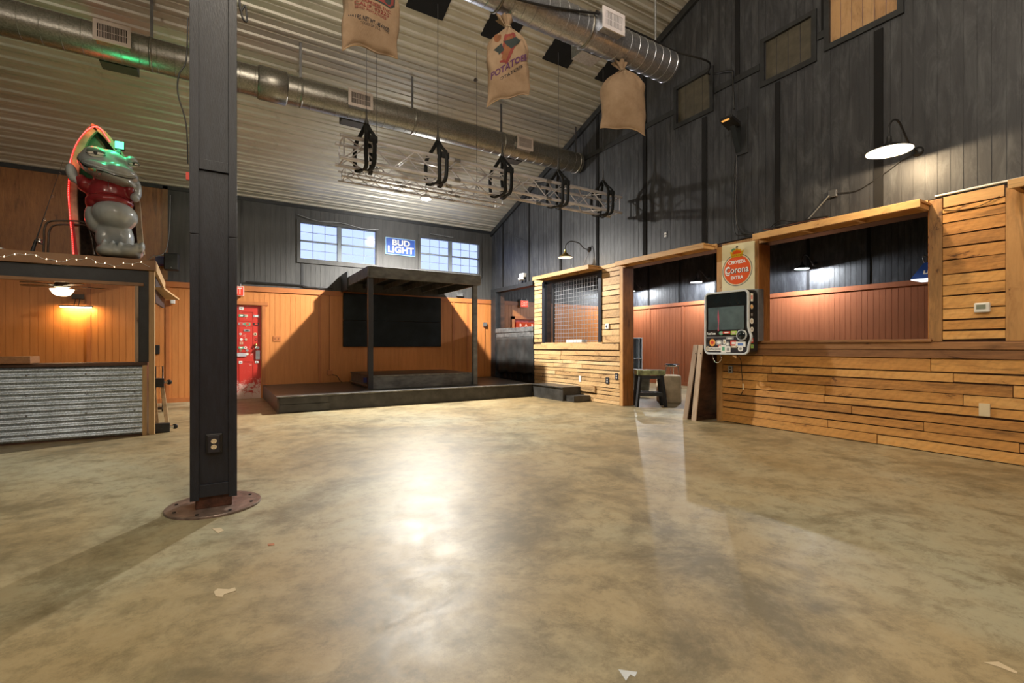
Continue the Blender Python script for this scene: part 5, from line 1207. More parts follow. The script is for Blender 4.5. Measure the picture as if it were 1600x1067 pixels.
MB().cyl((XW - 0.05, 4.195, 0.60), (XW - 0.05, 4.19, 0.51), 0.011, 8).build('plug', 'cream_plastic', t)
MB().tube(spline([(6.28, 4.53, 1.03), (6.28, 4.50, 0.93), (6.28, 4.43, 0.91), (6.28, 4.38, 0.97), (6.28, 4.40, 1.03)], 6), 0.008, 6).build('handle_loop', 'chrome', t)

# two framed boards leaning in the doorway
for i, (yb_, yt_, lab) in enumerate(((4.99, 4.79, 'grey-brown framed board leaning in the doorway, the one further from the jukebox'), (4.83, 4.70, 'grey-brown framed board leaning against the doorway post, nearest the jukebox'))):
    t = thing('leaning_board', (6.5, (yb_ + yt_) / 2, 0), lab, 'board', 'framed boards leaning in the doorway')
    h = 1.17; xa, xb = 6.235, 6.93; th = 0.075
    def Lq(x, a, z): return (x, yb_ + (yt_ - yb_) * z / h + a, z)
    def slab(mb, x0_, x1_, a0, a1, z0_, z1_): return mb.hexa([Lq(x0_, a0, z0_), Lq(x1_, a0, z0_), Lq(x1_, a1, z0_), Lq(x0_, a1, z0_), Lq(x0_, a0, z1_), Lq(x1_, a0, z1_), Lq(x1_, a1, z1_), Lq(x0_, a1, z1_)])
    slab(MB(), xa + 0.002, xb, 0.03 - 0.04, 0.03 - 0.02, 0.02, h - 0.01).build('panel', 'dark_wood', t)
    slab(MB(), xa - 0.02, xa, -0.05, 0.03, 0.0, h).build('edge_board', 'barnwood_z', t)
    slab(MB(), xa + 0.001, xb, -0.05, -0.012, 0.0, 0.06).build('bottom_rail', 'dark_wood', t)
    slab(MB(), xa + 0.001, xb, -0.05, -0.012, h - 0.06, h).build('top_rail', 'barnwood_z', t)
    MB().box(xa - 0.024, xa - 0.02, yt_ - 0.02, yt_ - 0.005, h - 0.14, h - 0.125).build('screw', 'ink', t)

# side room furniture
def stool(cx, cy, rot):
    t = thing('wooden_stool', (cx, cy, 0), 'black wooden stool with green-marbled slab seat in the doorway', 'stool')
    R = Matrix.Rotation(rot, 3, 'Z'); C_ = Vector((cx, cy, 0))
    def W(x, y, z): return C_ + R @ Vector((x, y, z))
    f = MB(); f.hexa([W(-.26, -.17, .60), W(.26, -.17, .60), W(.26, .17, .60), W(-.26, .17, .60), W(-.26, -.17, .70), W(.26, -.17, .70), W(.26, .17, .70), W(-.26, .17, .70)]); f.build('seat', 'green_top', t, bevel=0.012)
    for sx in (-1, 1):
        for sy in (-1, 1): MB().beam(W(sx * .20, sy * .12, .60), W(sx * .27, sy * .15, 0.0), .055, .05, (0, 1, 0)).build('leg', 'black_paint', t, bevel=0.004)
    for sy in (-1, 1): MB().beam(W(-.23, sy * .14, .24), W(.23, sy * .14, .24), .03, .07).build('stretcher', 'black_paint', t)
    MB().beam(W(-.2, -.12, .56), W(.2, -.12, .56), .03, .06).build('apron', 'black_paint', t)
    return t
stool(6.99, 6.42, -0.05 - YAW)
t = thing('stump_stool', (7.86, 6.70, 0), 'pale smooth block-shaped stump stool behind the green-topped stool', 'stool')
f = MB(); P = rrect(-0.21, 0.21, -0.21, 0.21, 0.07, 5); R = Matrix.Rotation(-YAW, 3, 'Z'); V = []; F = []
zs = [(0, 0.97), (0.02, 1.0), (0.25, 0.99), (0.50, 0.985), (0.54, 0.96), (0.555, 0.9)]
for z, s_ in zs:
    for x, y in P:
        q = R @ Vector((x * s_ * (1 + 0.012 * math.sin(9 * z + 5 * x)), y * s_, 0)); V.append((7.86 + q.x, 6.70 + q.y, z))
n = len(P)
for i in range(len(zs) - 1):
    for k in range(n): F.append((i * n + k, i * n + (k + 1) % n, (i + 1) * n + (k + 1) % n, (i + 1) * n + k))
F.append(tuple(range(n))[::-1]); F.append(tuple(range((len(zs) - 1) * n, len(zs) * n)))
f.add(V, F, True); f.build('block', 'stump_pale', t)
MB().lathe([(0.0, 0), (0.03, 0.0), (0.03, 0.008), (0.0, 0.008)], (7.80, 6.66, 0.555), 12).build('knot', 'st_tan', t)
bx, by = 10.4, 8.75
t = thing('bar_stool', (bx, by, 0), 'chrome-legged bar stool with dark round seat beside the salmon wall', 'stool')
MB().lathe([(0, 0), (0.17, 0), (0.19, 0.01), (0.19, 0.06), (0.17, 0.075), (0, 0.08)], (bx, by, 0.60), 24).build('seat', 'dark_plastic', t)
MB().lathe([(0.192, 0), (0.196, 0.0), (0.196, 0.05), (0.192, 0.05)], (bx, by, 0.605), 24).build('seat_band', 'chrome', t)
for k in range(4):
    a = k * PI / 2 + 0.5; MB().tube([(bx + 0.15 * math.cos(a), by + 0.15 * math.sin(a), 0.60), (bx + 0.24 * math.cos(a), by + 0.24 * math.sin(a), 0.0)], 0.012, 8).build('leg', 'chrome', t)
MB().tube([(bx + 0.205 * math.cos(k * PI / 12), by + 0.205 * math.sin(k * PI / 12), 0.22) for k in range(24)], 0.01, 8, closed=True).build('footrest', 'chrome', t)
lx, ly = 10.75, 10.55
t = thing('cubby_shelf', (lx, ly, 0), 'light grey open cubby shelf standing by the salmon wall', 'shelf')
R = Matrix.Rotation(-YAW, 3, 'Z')
def S3(mb, x0_, x1_, y0_, y1_, z0_, z1_):
    C_ = Vector((lx, ly, 0)); q = [R @ Vector(p) + C_ for p in ((x0_, y0_, z0_), (x1_, y0_, z0_), (x1_, y1_, z0_), (x0_, y1_, z0_), (x0_, y0_, z1_), (x1_, y0_, z1_), (x1_, y1_, z1_), (x0_, y1_, z1_))]; return mb.hexa(q)
S3(MB(), -0.26, 0.26, 0.2, 0.22, 0, 1.42).build('back', 'locker_dark', t)
for x in (-0.26, -0.02, 0.16, 0.25): S3(MB(), x - 0.008, x + 0.008, -0.15, 0.2, 0, 1.42).build('divider', 'locker_grey', t)
for z in (0.02, 0.45, 0.78, 1.40): S3(MB(), -0.26, 0.25, -0.15, 0.2, z - 0.01, z + 0.01).build('shelf', 'locker_grey', t)
S3(MB(), -0.40, -0.268, -0.15, 0.2, 0, 1.42).build('side_box', 'locker_dark', t)

t = thing('waste_bin', (8.6, 8.15, 0), 'dark grey bin in shadow behind the green-topped stool', 'bin')
MB().lathe([(0.0, 0), (0.17, 0), (0.21, 0.50), (0.22, 0.50), (0.22, 0.53), (0.20, 0.53), (0.16, 0.03), (0, 0.03)], (8.6, 8.15, 0), 24).build('bin', 'canopy_grey', t)

# hanging bar light behind the right post
t = thing('bar_light', (7.25, 2.3, 1.95), 'blue trapezoid beer bar lamp hanging behind the post at right', 'lamp')
c0 = Vector((7.2, 2.2, 1.95))
def trap(mb, x0_, x1_, y0_, y1_, z0_, x2_, x3_, y2_, y3_, z1_): return mb.hexa([(x0_, y0_, z0_), (x1_, y0_, z0_), (x1_, y1_, z0_), (x0_, y1_, z0_), (x2_, y2_, z1_), (x3_, y2_, z1_), (x3_, y3_, z1_), (x2_, y3_, z1_)])
ya, yb = 1.95, 2.40
trap(MB(), 7.08, 7.42, ya, yb, 1.955, 7.18, 7.32, ya + 0.10, yb - 0.10, 2.15).build('shade', 'sign_blue', t)
MB().box(7.085, 7.415, ya + 0.005, yb - 0.005, 1.945, 1.955).build('diffuser', 'shade_inside', t)
up = Vector((0.10, 0, 0.195)).normalized()
g = Vector((7.13, 2.175, 2.053))
MB().text('BUD', g + up * 0.035, (0, -1, 0), up, 0.06, 0.004, width=0.14, bold=0.05).text('LIGHT', g - up * 0.03, (0, -1, 0), up, 0.065, 0.004, width=0.22, bold=0.05).build('lettering', 'sign_white', t)
MB().tube(spline([(7.25, 2.31, 2.15), (7.25, 2.33, 2.24), (7.25, 2.27, 2.30), (7.25, 2.2, 2.9), (7.25, 2.2, 4.3)], 8), 0.006, 6).build('cord', 'steel_cable', t)
lamp('bar_light_glow', 'AREA', (7.25, 2.17, 1.93), 6, (1, 0.97, 0.92), 0.25)

# ------------------------------------------------------------------ burlap sacks
def sack(xc, yc, zb, zt, W, Dp, rot, label, skew=0.0, neck=0.86, flare=True, seed=1, droopL=0.06, droopR=0.06, prints=None):
    t = thing('burlap_sack', (xc, yc, zb), label, 'sack', 'burlap sacks hanging from the duct')
    H_ = zt - zb; R = Matrix.Rotation(rot, 3, 'Z'); C_ = Vector((xc, yc, zb)); rnd = random.Random(seed); n = 56
    ph = [rnd.uniform(0, 6.28) for _ in range(6)]
    def prof(s_):   # s_: 0 bottom .. 1 neck
        if s_ < 0.03: return 1.0, 0.06 + s_ * 8
        w_ = 1.0 - 0.03 * math.sin(s_ * PI); d_ = 0.30 + 0.70 * math.sin(min(1, (s_ - 0.03) / 0.45) * PI / 2)
        if s_ > 0.66: k = (s_ - 0.66) / 0.34; m_ = 1 - k ** 1.9; w_ *= 0.13 + 0.87 * m_; d_ *= 0.22 + 0.78 * m_
        return w_, d_
    def pt(a, s_):
        w_, d_ = prof(s_); c_, q = math.cos(a), math.sin(a)
        x = W * w_ * (abs(c_) ** 0.8) * (1 if c_ > 0 else -1); y = Dp * d_ * (abs(q) ** 0.9) * (1 if q > 0 else -1)
        k = max(0, (s_ - 0.6) / 0.4)
        x *= 1 + 0.07 * k * math.sin(9 * a + ph[0]); y *= 1 + 0.30 * k * math.sin(11 * a + ph[1])
        y += (0.012 * math.sin(6 * s_ + 3 * a + ph[2]) + 0.006 * math.sin(17 * s_ + 5 * a + ph[4])) * min(1, s_ * 6); x += 0.010 * math.sin(9 * s_ + ph[3]) + 0.004 * math.sin(23 * s_ + ph[5])
        z = s_ * H_; e = abs(x / W) ** 3 * max(0, 1 - s_ * 5)
        z -= e * (droopL if x < 0 else droopR); z += skew * x * max(0, 1 - s_ * 1.6)
        z += 0.012 * math.sin(x / W * 5 + ph[4]) * max(0, 1 - s_ * 8)
        return C_ + R @ Vector((x, y, z))
    V = []; F = []; ss = [0, 0.012, 0.03, 0.06, 0.1] + [0.1 + 0.9 * k / 22 for k in range(1, 23)]
    for s_ in ss:
        for k in range(n): V.append(pt(2 * PI * k / n, s_))
    for i in range(len(ss) - 1):
        for k in range(n): F.append((i * n + k, i * n + (k + 1) % n, (i + 1) * n + (k + 1) % n, (i + 1) * n + k))
    # closed seam at the bottom
    for k in range(1, n // 2): F.append((k, k + 1, n - k - 1, n - k)) if k < n // 2 - 0 and n - k - 1 > k + 1 else None
    F.append((0, 1, n - 1))
    b = MB().add(V, F, True).build('bag', 'burlap', t)
    MB().tube([C_ + R @ Vector((W * x_ * 0.99, -0.002, 0)) + Vector((0, 0, (pt(0 if x_ > 0 else PI, 0) - C_).z * abs(x_) ** 3 + 0.008 + skew * 0 - (0.0) + (skew * W * x_ * (1 - abs(x_) ** 3)))) for x_ in [k / 8 - 1 for k in range(17)]], 0.006, 5).build('bottom_seam', 'burlap_seam', t)
    # gathered neck and ruffle
    zt_ = H_; V = []; F = []; m_ = 40
    for j, (r_, dz) in enumerate(((0.035, 0.0), (0.028, 0.02), (0.045, 0.05), (0.075, 0.09), (0.085, 0.12))):
        for k in range(m_):
            a = 2 * PI * k / m_; rr = r_ * (1 + (0.28 * j / 4) * math.sin(6 * a + ph[5]) + 0.12 * math.sin(11 * a)); V.append(C_ + R @ Vector((rr * math.cos(a) - 0.012 * j, rr * math.sin(a) * 0.8, zt_ + dz + 0.015 * math.sin(4 * a) * j / 4)))
    for j in range(4):
        for k in range(m_): F.append((j * m_ + k, j * m_ + (k + 1) % m_, (j + 1) * m_ + (k + 1) % m_, (j + 1) * m_ + k))
    MB().add(V, F, True).build('ruffle', 'burlap', t)
    f = MB().tube([C_ + R @ Vector((0.036 * math.cos(a * PI / 8), 0.032 * math.sin(a * PI / 8), zt_ + 0.012 + 0.004 * (a % 3))) for a in range(16)], 0.006, 5, closed=True)
    f.tube(spline([C_ + Vector((0.0, -0.034, zt_ + 0.01)), C_ + Vector((-0.01, -0.045, zt_ - 0.06)), C_ + Vector((-0.02, -0.07, zt_ - 0.16))], 4), 0.004, 4)
    f.tube([C_ + Vector((0, 0, zt_ + 0.01)), (xc, yc, EZ - ER + 0.0)], 0.006, 5); f.build('twine', 'twine', t)
    def front(x, z):
        """point on the front face at local (x, z)"""
        s_ = min(1, max(0.0, z / H_)); w_, d_ = prof(s_)
        q = min(0.985, abs(x) / (W * w_)); ca = q ** 1.25; a = math.acos(ca if x > 0 else -ca); p = pt(-a, s_)
        l = R.inverted() @ (p - C_)
        return C_ + R @ Vector((x, l.y - 0.004, z))
    if prints: prints(t, front)
    return t
def text_on(t, s_, x, z, size, width, mat, front, rotc=0.0, bold=0.0):
    mb = MB(); mb.text(s_, (0, 0, 0), (1, 0, 0), (0, 0, 1), size, 0, width=width, bold=bold, fn=lambda a, b: front(x + a, z + b + a * rotc)); return mb.build('print', mat, t)
def patch(t, poly, mat, front, d=0.0):
    """flat print tessellated so that it follows the cloth"""
    xs_ = [p[0] for p in poly]; zs_ = [p[1] for p in poly]; V = []; F = []; n = 14
    def inside(x, z):
        c = False
        for i in range(len(poly)):
            (x1, z1), (x2, z2) = poly[i], poly[i - 1]
            if (z1 > z) != (z2 > z) and x < (x2 - x1) * (z - z1) / (z2 - z1) + x1: c = not c
        return c
    X0, X1, Z0, Z1 = min(xs_), max(xs_), min(zs_), max(zs_); N_ = 28
    for i in range(N_):
        for j in range(N_):
            a0, a1 = X0 + (X1 - X0) * i / N_, X0 + (X1 - X0) * (i + 1) / N_; b0, b1 = Z0 + (Z1 - Z0) * j / N_, Z0 + (Z1 - Z0) * (j + 1) / N_
            if inside((a0 + a1) / 2, (b0 + b1) / 2):
                o_ = len(V)
                for a, b in ((a0, b0), (a1, b0), (a1, b1), (a0, b1)):
                    p = front(a, b); V.append((p.x, p.y - d, p.z))
                F.append((o_, o_ + 1, o_ + 2, o_ + 3))
    return MB().add(V, F, True).build('print', mat, t)
def p1(t, fr):
    patch(t, [(-0.235, 0.385), (0.14, 0.385), (0.185, 0.43), (0.19, 0.75), (-0.235, 0.75)], 'print_green', fr)
    patch(t, [(-0.225, 0.398), (0.135, 0.398), (0.17, 0.435), (0.175, 0.74), (-0.225, 0.74)], 'print_red', fr, 0.0015)
    patch(t, circle(-0.13, 0.46, 0.07, 16, 0.05), 'print_green', fr, 0.003); patch(t, circle(0.0, 0.49, 0.08, 16, 0.08), 'print_dark', fr, 0.003); patch(t, circle(0.11, 0.46, 0.04, 16, 0.05), 'print_green', fr, 0.003)
    text_on(t, 'ENTERPRISES, INC.', -0.04, 0.345, 0.042, 0.38, 'print_red', fr, 0, 0.02)
    text_on(t, 'CALIF. 93220', -0.04, 0.305, 0.042, 0.33, 'print_red', fr, 0, 0.02)
    text_on(t, 'SEED POTATOES', -0.05, 0.270, 0.028, 0.30, 'print_red', fr, 0, 0.01)
    text_on(t, '100 LBS. NET WT. (45.4 KGS)', -0.05, 0.190, 0.050, 0.38, 'print_dark', fr, 0, 0.02)
    text_on(t, 'PRODUCE OF U.S.A.', -0.06, 0.155, 0.028, 0.22, 'print_dark', fr, 0, 0.0)
def p2(t, fr):
    patch(t, circle(-0.14, 0.60, 0.038, 16, 0.06), 'print_orange', fr)
    patch(t, [(-0.12, 0.33), (-0.03, 0.31), (0.07, 0.54), (0.05, 0.66), (-0.06, 0.64)], 'print_red', fr)
    patch(t, [(-0.10, 0.36), (-0.05, 0.34), (0.03, 0.54), (0.02, 0.62), (-0.04, 0.60)], 'print_orange', fr, 0.0015)
    patch(t, [(-0.08, 0.55), (0.13, 0.62), (0.09, 0.54), (0.01, 0.47), (-0.04, 0.50)], 'print_green', fr, 0.003)
    patch(t, [(-0.21, 0.44), (-0.10, 0.52), (-0.07, 0.45), (-0.13, 0.40)], 'print_green', fr, 0.003)
    text_on(t, 'POTATOES', -0.01, 0.295, 0.095, 0.40, 'print_purple', fr, 0.62, 0.03)
    text_on(t, 'POTATOES', 0.0, 0.215, 0.045, 0.28, 'print_dark', fr, 0.62, 0.01)
sack(1.215, EY, 4.01, 4.83, 0.275, 0.15, 0.10, 'left burlap sack with red and black printing, cut by the photo top', seed=3, droopL=0.10, droopR=0.0, prints=p1)
sack(2.755, EY, 3.97, 4.75, 0.245, 0.13, -0.35, 'middle burlap sack printed with carrots and purple potato lettering', seed=5, skew=0.28, droopL=0.06, droopR=0.02, prints=p2)
sack(4.53, EY, 4.04, 4.80, 0.30, 0.15, -0.52, 'plain unprinted burlap sack hanging nearest the black wall', seed=9, droopL=0.03, droopR=0.07, skew=-0.06)

# ------------------------------------------------------------------ statue group on the booth roof
SY = 8.0; ROOFZ = 2.262
t = thing('fibreglass_statue', (at(182, 400, SY).x, SY, 2.27), 'grey fibreglass frog statue in red shirt standing on the booth roof', 'statue')
K = 0.0084
def blob(mb, u, v, ru, rv, ry, dy=0.0, tilt=0.0):
    p = at(u, v, SY + dy); k = at(u + 10, v, SY + dy); kx = (k.x - p.x) / 10; kz = (at(u, v - 10, SY + dy).z - p.z) / 10
    mb.ell(p, (ru * kx, ry, rv * kz), 22, 14, rot=(tilt, 'Y') if tilt else None)
BODY = MB()
for a in ((166, 260, 45, 22, .27, 0, 0.18), (152, 246, 24, 15, .22, -.03, 0), (180, 252, 26, 13, .22, -.02, 0.5), (190, 272, 28, 12, .26, -.14, 0.2), (160, 266, 34, 10, .27, -.10, 0.22),
          (172, 278, 42, 7.5, .25, -.12, 0.25), (150, 238, 13, 8, .10, -.15, 0), (206, 252, 10, 7, .10, -.10, 0),
          (172, 302, 36, 26, .20, .04, 0), (180, 337, 37, 22.5, .29, -.05, 0.08), (150, 340, 18, 24, .2, .05, 0), (178, 362, 27, 24, .19, .03, 0), (165, 372, 16, 22, .18, .03, 0), (196, 374, 14, 22, .17, .03, 0),
          (170, 393, 20, 11, .24, -.14, 0), (204, 394, 21, 11, .24, -.14, 0.05), (187, 395, 22, 10, .22, -.12, 0), (112, 270, 9.5, 15, .09, -.02, -0.15), (119, 281, 6, 10, .07, -.02, -0.4),
          (214, 298, 8, 17, .09, -.02, 0), (211, 309, 8, 7, .09, -.08, 0)):
    blob(BODY, *a)
for u, v in ((163, 382), (176, 384), (188, 386), (201, 389), (213, 388), (222, 387)): blob(BODY, u, v, 4.6, 9, .09, -.26, 0.1)
body = BODY.build('body', 'statue_grey', t)
rm = body.modifiers.new('remesh', 'REMESH'); rm.mode = 'VOXEL'; rm.voxel_size = 0.014; rm.use_smooth_shade = True
sm = body.modifiers.new('smooth', 'SMOOTH'); sm.iterations = 6; sm.factor = 0.6
SH_ = MB()
for a in ((172, 303, 37.5, 26.5, .225, .035, 0), (150, 318, 16, 14, .22, .03, 0.3), (136, 290, 16, 12, .16, .02, 0.75), (126, 281, 8, 9, .10, 0, 0.6), (205, 300, 11, 16, .17, .02, 0), (172, 316, 38, 12, .25, -.02, 0.0)): blob(SH_, *a)
sh = SH_.build('shirt', 'shirt_red', t)
rm = sh.modifiers.new('remesh', 'REMESH'); rm.mode = 'VOXEL'; rm.voxel_size = 0.012; rm.use_smooth_shade = True
sm = sh.modifiers.new('smooth', 'SMOOTH'); sm.iterations = 5; sm.factor = 0.6
bpy.context.view_layer.update()
dg = bpy.context.evaluated_depsgraph_get()
def bvh(ob):
    e = ob.evaluated_get(dg); me = e.to_mesh(); M_ = ob.matrix_world; r = BVHTree.FromPolygons([M_ @ v.co for v in me.vertices], [tuple(p.vertices) for p in me.polygons]); e.to_mesh_clear(); return r
BT = bvh(body)
def on(u, v, lift=0.003):
    o0 = Vector((0, 0, CAMH)); d = (at(u, v, SY) - o0).normalized(); h = BT.ray_cast(o0, d)
    return (h[0] + h[1] * lift) if h[0] else at(u, v, SY - 0.25)
MB().tube([on(u, v) for u, v in ((121, 246), (124, 251), (129, 256), (135, 260), (143, 262), (150, 265), (158, 267), (166, 269), (174, 272), (184, 275), (196, 278), (206, 279), (213, 277))], [0.004, 0.008, 0.011, 0.012, 0.010, 0.008, 0.009, 0.008, 0.008, 0.008, 0.008, 0.007, 0.004], 6).build('mouth_line', 'ink', t)
MB().tube([on(u, v, 0.0) for u, v in ((132, 254), (140, 257), (148, 259), (156, 262), (166, 265), (176, 268), (188, 271), (200, 274), (210, 274))], [0.008, 0.014, 0.016, 0.016, 0.016, 0.016, 0.016, 0.014, 0.006], 8).build('upper_lip', 'statue_grey', t)
for (u, v, r_, s_) in ((150, 241, 0.072, 1.0), (209, 257, 0.045, 0.8)):
    p = on(u, v, 0.004)
    ey = MB().ell(p, (r_ * 1.15, 0.038, r_ * 0.62), 20, 12).build('eye', 'eye_white', t)
    MB().ell(p + Vector((0.002, -0.026, 0.004)), (r_ * 0.42, 0.014, r_ * 0.42), 14, 8).build('pupil', 'ink', ey)
    V = MB().ell(p + Vector((0, 0.004, r_ * 0.50)), (r_ * 1.30, 0.046, r_ * 0.52), 20, 12); V.build('eyelid', 'statue_green', ey)
    MB().tube([p + Vector((r_ * 1.3 * math.cos(a), -0.030 * math.sin(a) ** 2 - 0.004, 0.004 - abs(math.sin(a)) * 0.02)) for a in [PI * k / 10 for k in range(11)]], 0.005, 5).build('lid_line', 'ink', ey)
q = on(150, 266, 0.0)
cg = MB().tube([q, q + Vector((-0.05, -0.07, -0.015))], [0.017, 0.017], 10).build('cigar', 'cigar', t)
MB().tube([q + Vector((-0.008, -0.014, -0.003)), q + Vector((-0.026, -0.038, -0.008))], [0.0185, 0.0185], 10).build('cigar_band', 'st_green', cg)
for (u, v, du, dv) in ((163, 264, -6, 14), (170, 281, 0, 12), (200, 283, 6, 12), (160, 268, -10, 8), (205, 272, 8, 1), (214, 275, 18, 8)):
    a = on(u, v, 0.0); b = at(u + du, v + dv, a.y - 0.05)
    MB().tube(spline([a, (a + b) / 2 + Vector((0, -0.03, 0.0)), b], 4), 0.0022, 4).build('whisker', 'ink', t)

# upright boat hull behind the statue
t = thing('upright_boat', (at(165, 400, 8.35).x, 8.35, 2.25), 'old wooden boat stood on end behind the statue, bow up', 'boat')
BYO = 8.33
Lx = [(113, 398), (112, 360), (110, 330), (109, 300), (111, 275), (116, 245), (125, 220), (136, 205), (146, 198)]
Rx = [(226, 398), (222, 360), (220, 330), (216, 300), (210, 275), (198, 250), (182, 228), (165, 208), (147, 198)]
LP = spline([at(u, v, BYO) for u, v in Lx], 4); RP = spline([at(u, v, BYO) for u, v in Rx], 4)
V = []; F = []; nn = 16; m_ = min(len(LP), len(RP))
for i in range(m_):
    a, b = LP[i], RP[i]; wdt = (b - a).length
    for k in range(nn + 1):
        s_ = k / nn; p = a.lerp(b, s_); V.append(p + Vector((0, 0.42 * min(1, wdt / 0.5) * math.sin(PI * s_) ** 0.6, 0)))
for i in range(m_ - 1):
    for k in range(nn): F.append((i * (nn + 1) + k, i * (nn + 1) + k + 1, (i + 1) * (nn + 1) + k + 1, (i + 1) * (nn + 1) + k))
h_ = MB().add(V, F, True).build('hull', 'boat_inside', t); so = h_.modifiers.new('thick', 'SOLIDIFY'); so.thickness = 0.02; so.offset = 1
def rim(P, w_, d_):
    f = MB(); V = []; F = []
    for i, p in enumerate(P):
        d = (P[min(i + 1, len(P) - 1)] - P[max(i - 1, 0)]).normalized(); a = Vector((0, 1, 0)); b = d.cross(a).normalized()
        for u_, v_ in ((-1, -1), (1, -1), (1, 1), (-1, 1)): V.append(p + b * u_ * w_ + a * v_ * d_)
    for i in range(len(P) - 1):
        for k in range(4): F.append((i * 4 + k, i * 4 + (k + 1) % 4, i * 4 + 4 + (k + 1) % 4, i * 4 + 4 + k))
    F.append((0, 1, 2, 3)); F.append(tuple(len(V) - 4 + k for k in (3, 2, 1, 0)))
    return f.add(V, F, False)
rim([p + Vector((0.035, 0, 0)) for p in LP], 0.042, 0.03).build('gunwale', 'boat_rim', t)
rim([p + Vector((-0.03, 0, 0)) for p in RP], 0.032, 0.03).build('gunwale', 'boat_rim', t)
dk = [at(u, v, BYO + 0.02) for u, v in ((123, 246), (132, 226), (146, 207), (160, 222), (170, 240), (150, 236))]
V = dk + [at(147, 213, BYO + 0.12)]
MB().add(V, [(0, 1, 6), (1, 2, 6), (2, 3, 6), (3, 4, 6), (4, 5, 6), (5, 0, 6)], False).build('bow_block', 'boat_hull', t)
# red rope light
t = thing('rope_light', (at(111, 398, 8.29).x, 8.27, 2.27), 'glowing red rope light following the left edge and bow of the boat', 'rope light')
RL = spline([at(u, v, 8.27) for u, v in ((115, 398), (113, 372), (110, 345), (108, 320), (107, 297), (109, 262), (111, 248), (119, 226), (130, 210), (140, 201), (149, 198), (158, 202), (165, 212), (172, 222))], 10)
MB().tube(RL, 0.009, 8).build('rope', 'rope_red', t)
f = MB()
for i in range(0, len(RL), 1):
    f.ell(RL[i] + Vector((0, -0.009, 0)), (0.006, 0.006, 0.006), 6, 4)
bd = f.build('beads', 'rope_bead', t); bd['kind'] = 'stuff'
for p, e_ in ((RL[20], 0.35), (RL[55], 0.4), (RL[85], 0.4), (RL[105], 1.6)):
    lamp('rope_light_glow', 'POINT', p + Vector((0.0, -0.02, 0.07 if e_ > 1 else 0.0)), e_, (1, 0.04, 0.03), 0.03)
tag(MB().hexa([at(117, 398, 8.2), at(122, 398, 8.2), at(122, 398, 8.25), at(117, 398, 8.25), at(112, 345, 8.24), at(115, 345, 8.24), at(115, 345, 8.27), at(112, 345, 8.27)]).build('red_cloth_strip', 'red_cloth'), 'narrow red strip hanging beside the foot of the rope light', 'cloth')
# green lamp on the head
gp = at(187, 228, SY - 0.06)
t = thing('green_flood_lamp', gp, 'small bright green led lamp sitting on the statue head', 'lamp')
MB().box(gp.x - 0.05, gp.x + 0.05, gp.y - 0.02, gp.y + 0.04, gp.z - 0.05, gp.z + 0.055).build('case', 'dark_plastic', t, bevel=0.006)
MB().box(gp.x - 0.045, gp.x + 0.045, gp.y - 0.024, gp.y - 0.019, gp.z - 0.042, gp.z + 0.048).build('led_face', 'green_led', t)
MB().box(gp.x - 0.03, gp.x + 0.01, gp.y - 0.01, gp.y + 0.03, gp.z - 0.10, gp.z - 0.05).build('bracket', 'dark_plastic', t)
lamp('green_lamp_light', 'POINT', gp + Vector((-0.04, -0.20, 0.06)), 5.5, (0.05, 1.0, 0.35), 0.04)
lamp('green_lamp_up', 'POINT', gp + Vector((0.0, -0.04, 0.10)), 5, (0.05, 1.0, 0.35), 0.04)
# fishing rod
t = thing('fishing_rod', at(50, 396, 8.3), 'black fishing rod with silver reel leaning on the booth roof', 'fishing rod')
r0, r1 = at(50, 394, 8.3), at(99, 250, 8.35)
MB().tube([r0, r0.lerp(r1, 0.2), r0.lerp(r1, 0.5), r1], [0.010, 0.008, 0.004, 0.002], 8).build('blank', 'black_metal', t)
MB().tube([r0, r0.lerp(r1, 0.13)], [0.020, 0.016], 10).build('handle', 'black_paint', t)
q = at(61, 380, 8.28)
MB().lathe([(0.0, 0), (0.035, 0), (0.035, 0.03), (0.025, 0.035), (0.025, 0.05), (0.035, 0.055), (0, 0.06)], q, 18, (0.3, -0.2, 0.9)).build('reel', 'chrome', t)
MB().tube([q, q + Vector((0.05, -0.04, -0.02)), q + Vector((0.05, -0.07, -0.02))], 0.006, 6).build('crank', 'dark_bronze', t)
for k in (0.35, 0.6, 0.85): c_ = r0.lerp(r1, k); MB().tube([c_ + Vector((0.012 * math.cos(a * PI / 5) + 0.012, 0, 0.012 * math.sin(a * PI / 5))) for a in range(10)], 0.002, 4, closed=True).build('guide', 'chrome', t)
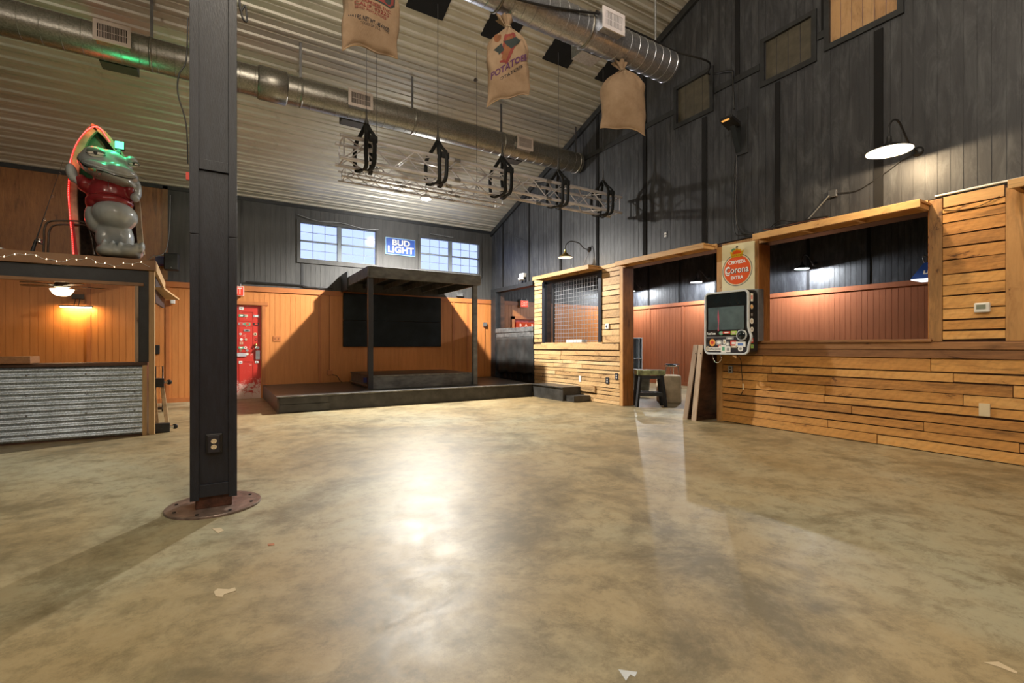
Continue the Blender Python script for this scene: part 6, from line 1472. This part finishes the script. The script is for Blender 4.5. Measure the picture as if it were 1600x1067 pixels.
# bent-tube metal frame
t = thing('tube_frame', at(108, 396, 8.12), 'dark bent metal tube frame standing in front of the boat on booth roof', 'metal frame')
for (ul, ur, vt, y) in ((68, 144, 346, 8.12), (75, 150, 352, 8.28)):
    MB().tube(spline([at(ul, 397, y), at(ul + 1, 372, y), at(ul + 2, vt + 10, y), at(ul + 10, vt, y), at((ul + ur) / 2, vt - 1, y), at(ur - 14, vt + 1, y), at(ur - 5, vt + 12, y), at(ur, 375, y), at(ur + 3, 398, y)], 6), 0.011, 8).build('hoop', 'dark_bronze', t)
MB().tube([at(142, 373, 8.12), at(149, 378, 8.28)], 0.009, 6).build('brace', 'dark_bronze', t)
tag(MB().box(at(0, 388, 8.0).x - 0.3, at(6, 388, 8.0).x, 7.95, 8.1, ROOFZ - 0.02, ROOFZ + 0.06).build('white_box', 'white_plastic'), 'small white box on the booth roof at the left photo edge', 'box')

# ------------------------------------------------------------------ floor marks
def scrap(pts, mat, label, cat, z=0.0015):
    return tag(MB().prism(pts, (0, 0, 0.0005), (1, 0, 0), (0, 1, 0), (0, 0, z)).build('floor_scrap', mat), label, cat)
def fl(u, v):
    b = (HY - v) / FPX; d = -CAMH / b; a = (u - 800) / FPX; return ((SN + a * CS) * d, (CS - a * SN) * d)
scrap([fl(*q) for q in ((334, 925), (340, 920), (358, 921), (367, 918), (369, 923), (350, 929), (347, 933), (337, 932))], 'st_tan', 'torn beige tape scrap on the floor in the foreground left', 'tape')
scrap([fl(*q) for q in ((331, 826), (345, 825), (350, 829), (341, 833))], 'st_tan', 'small beige tape scrap on the floor just right of the column base', 'tape')
scrap([fl(*q) for q in ((418, 850), (428, 849), (429, 852), (419, 853))], 'cigar', 'tiny orange scrap on the floor right of the column', 'tape')
for i, P in enumerate((((966, 1046), (980, 1048), (996, 1050), (992, 1058), (985, 1054), (978, 1064), (972, 1055)), ((1536, 1035), (1560, 1034), (1590, 1050), (1588, 1053), (1560, 1042)))):
    scrap([fl(*q) for q in P], 'st_tan' if i else 'locker_grey', ['white paint drip on the floor at the bottom edge', 'pale scuff on the floor near the bottom right corner'][i], 'paint mark', 0.0008)
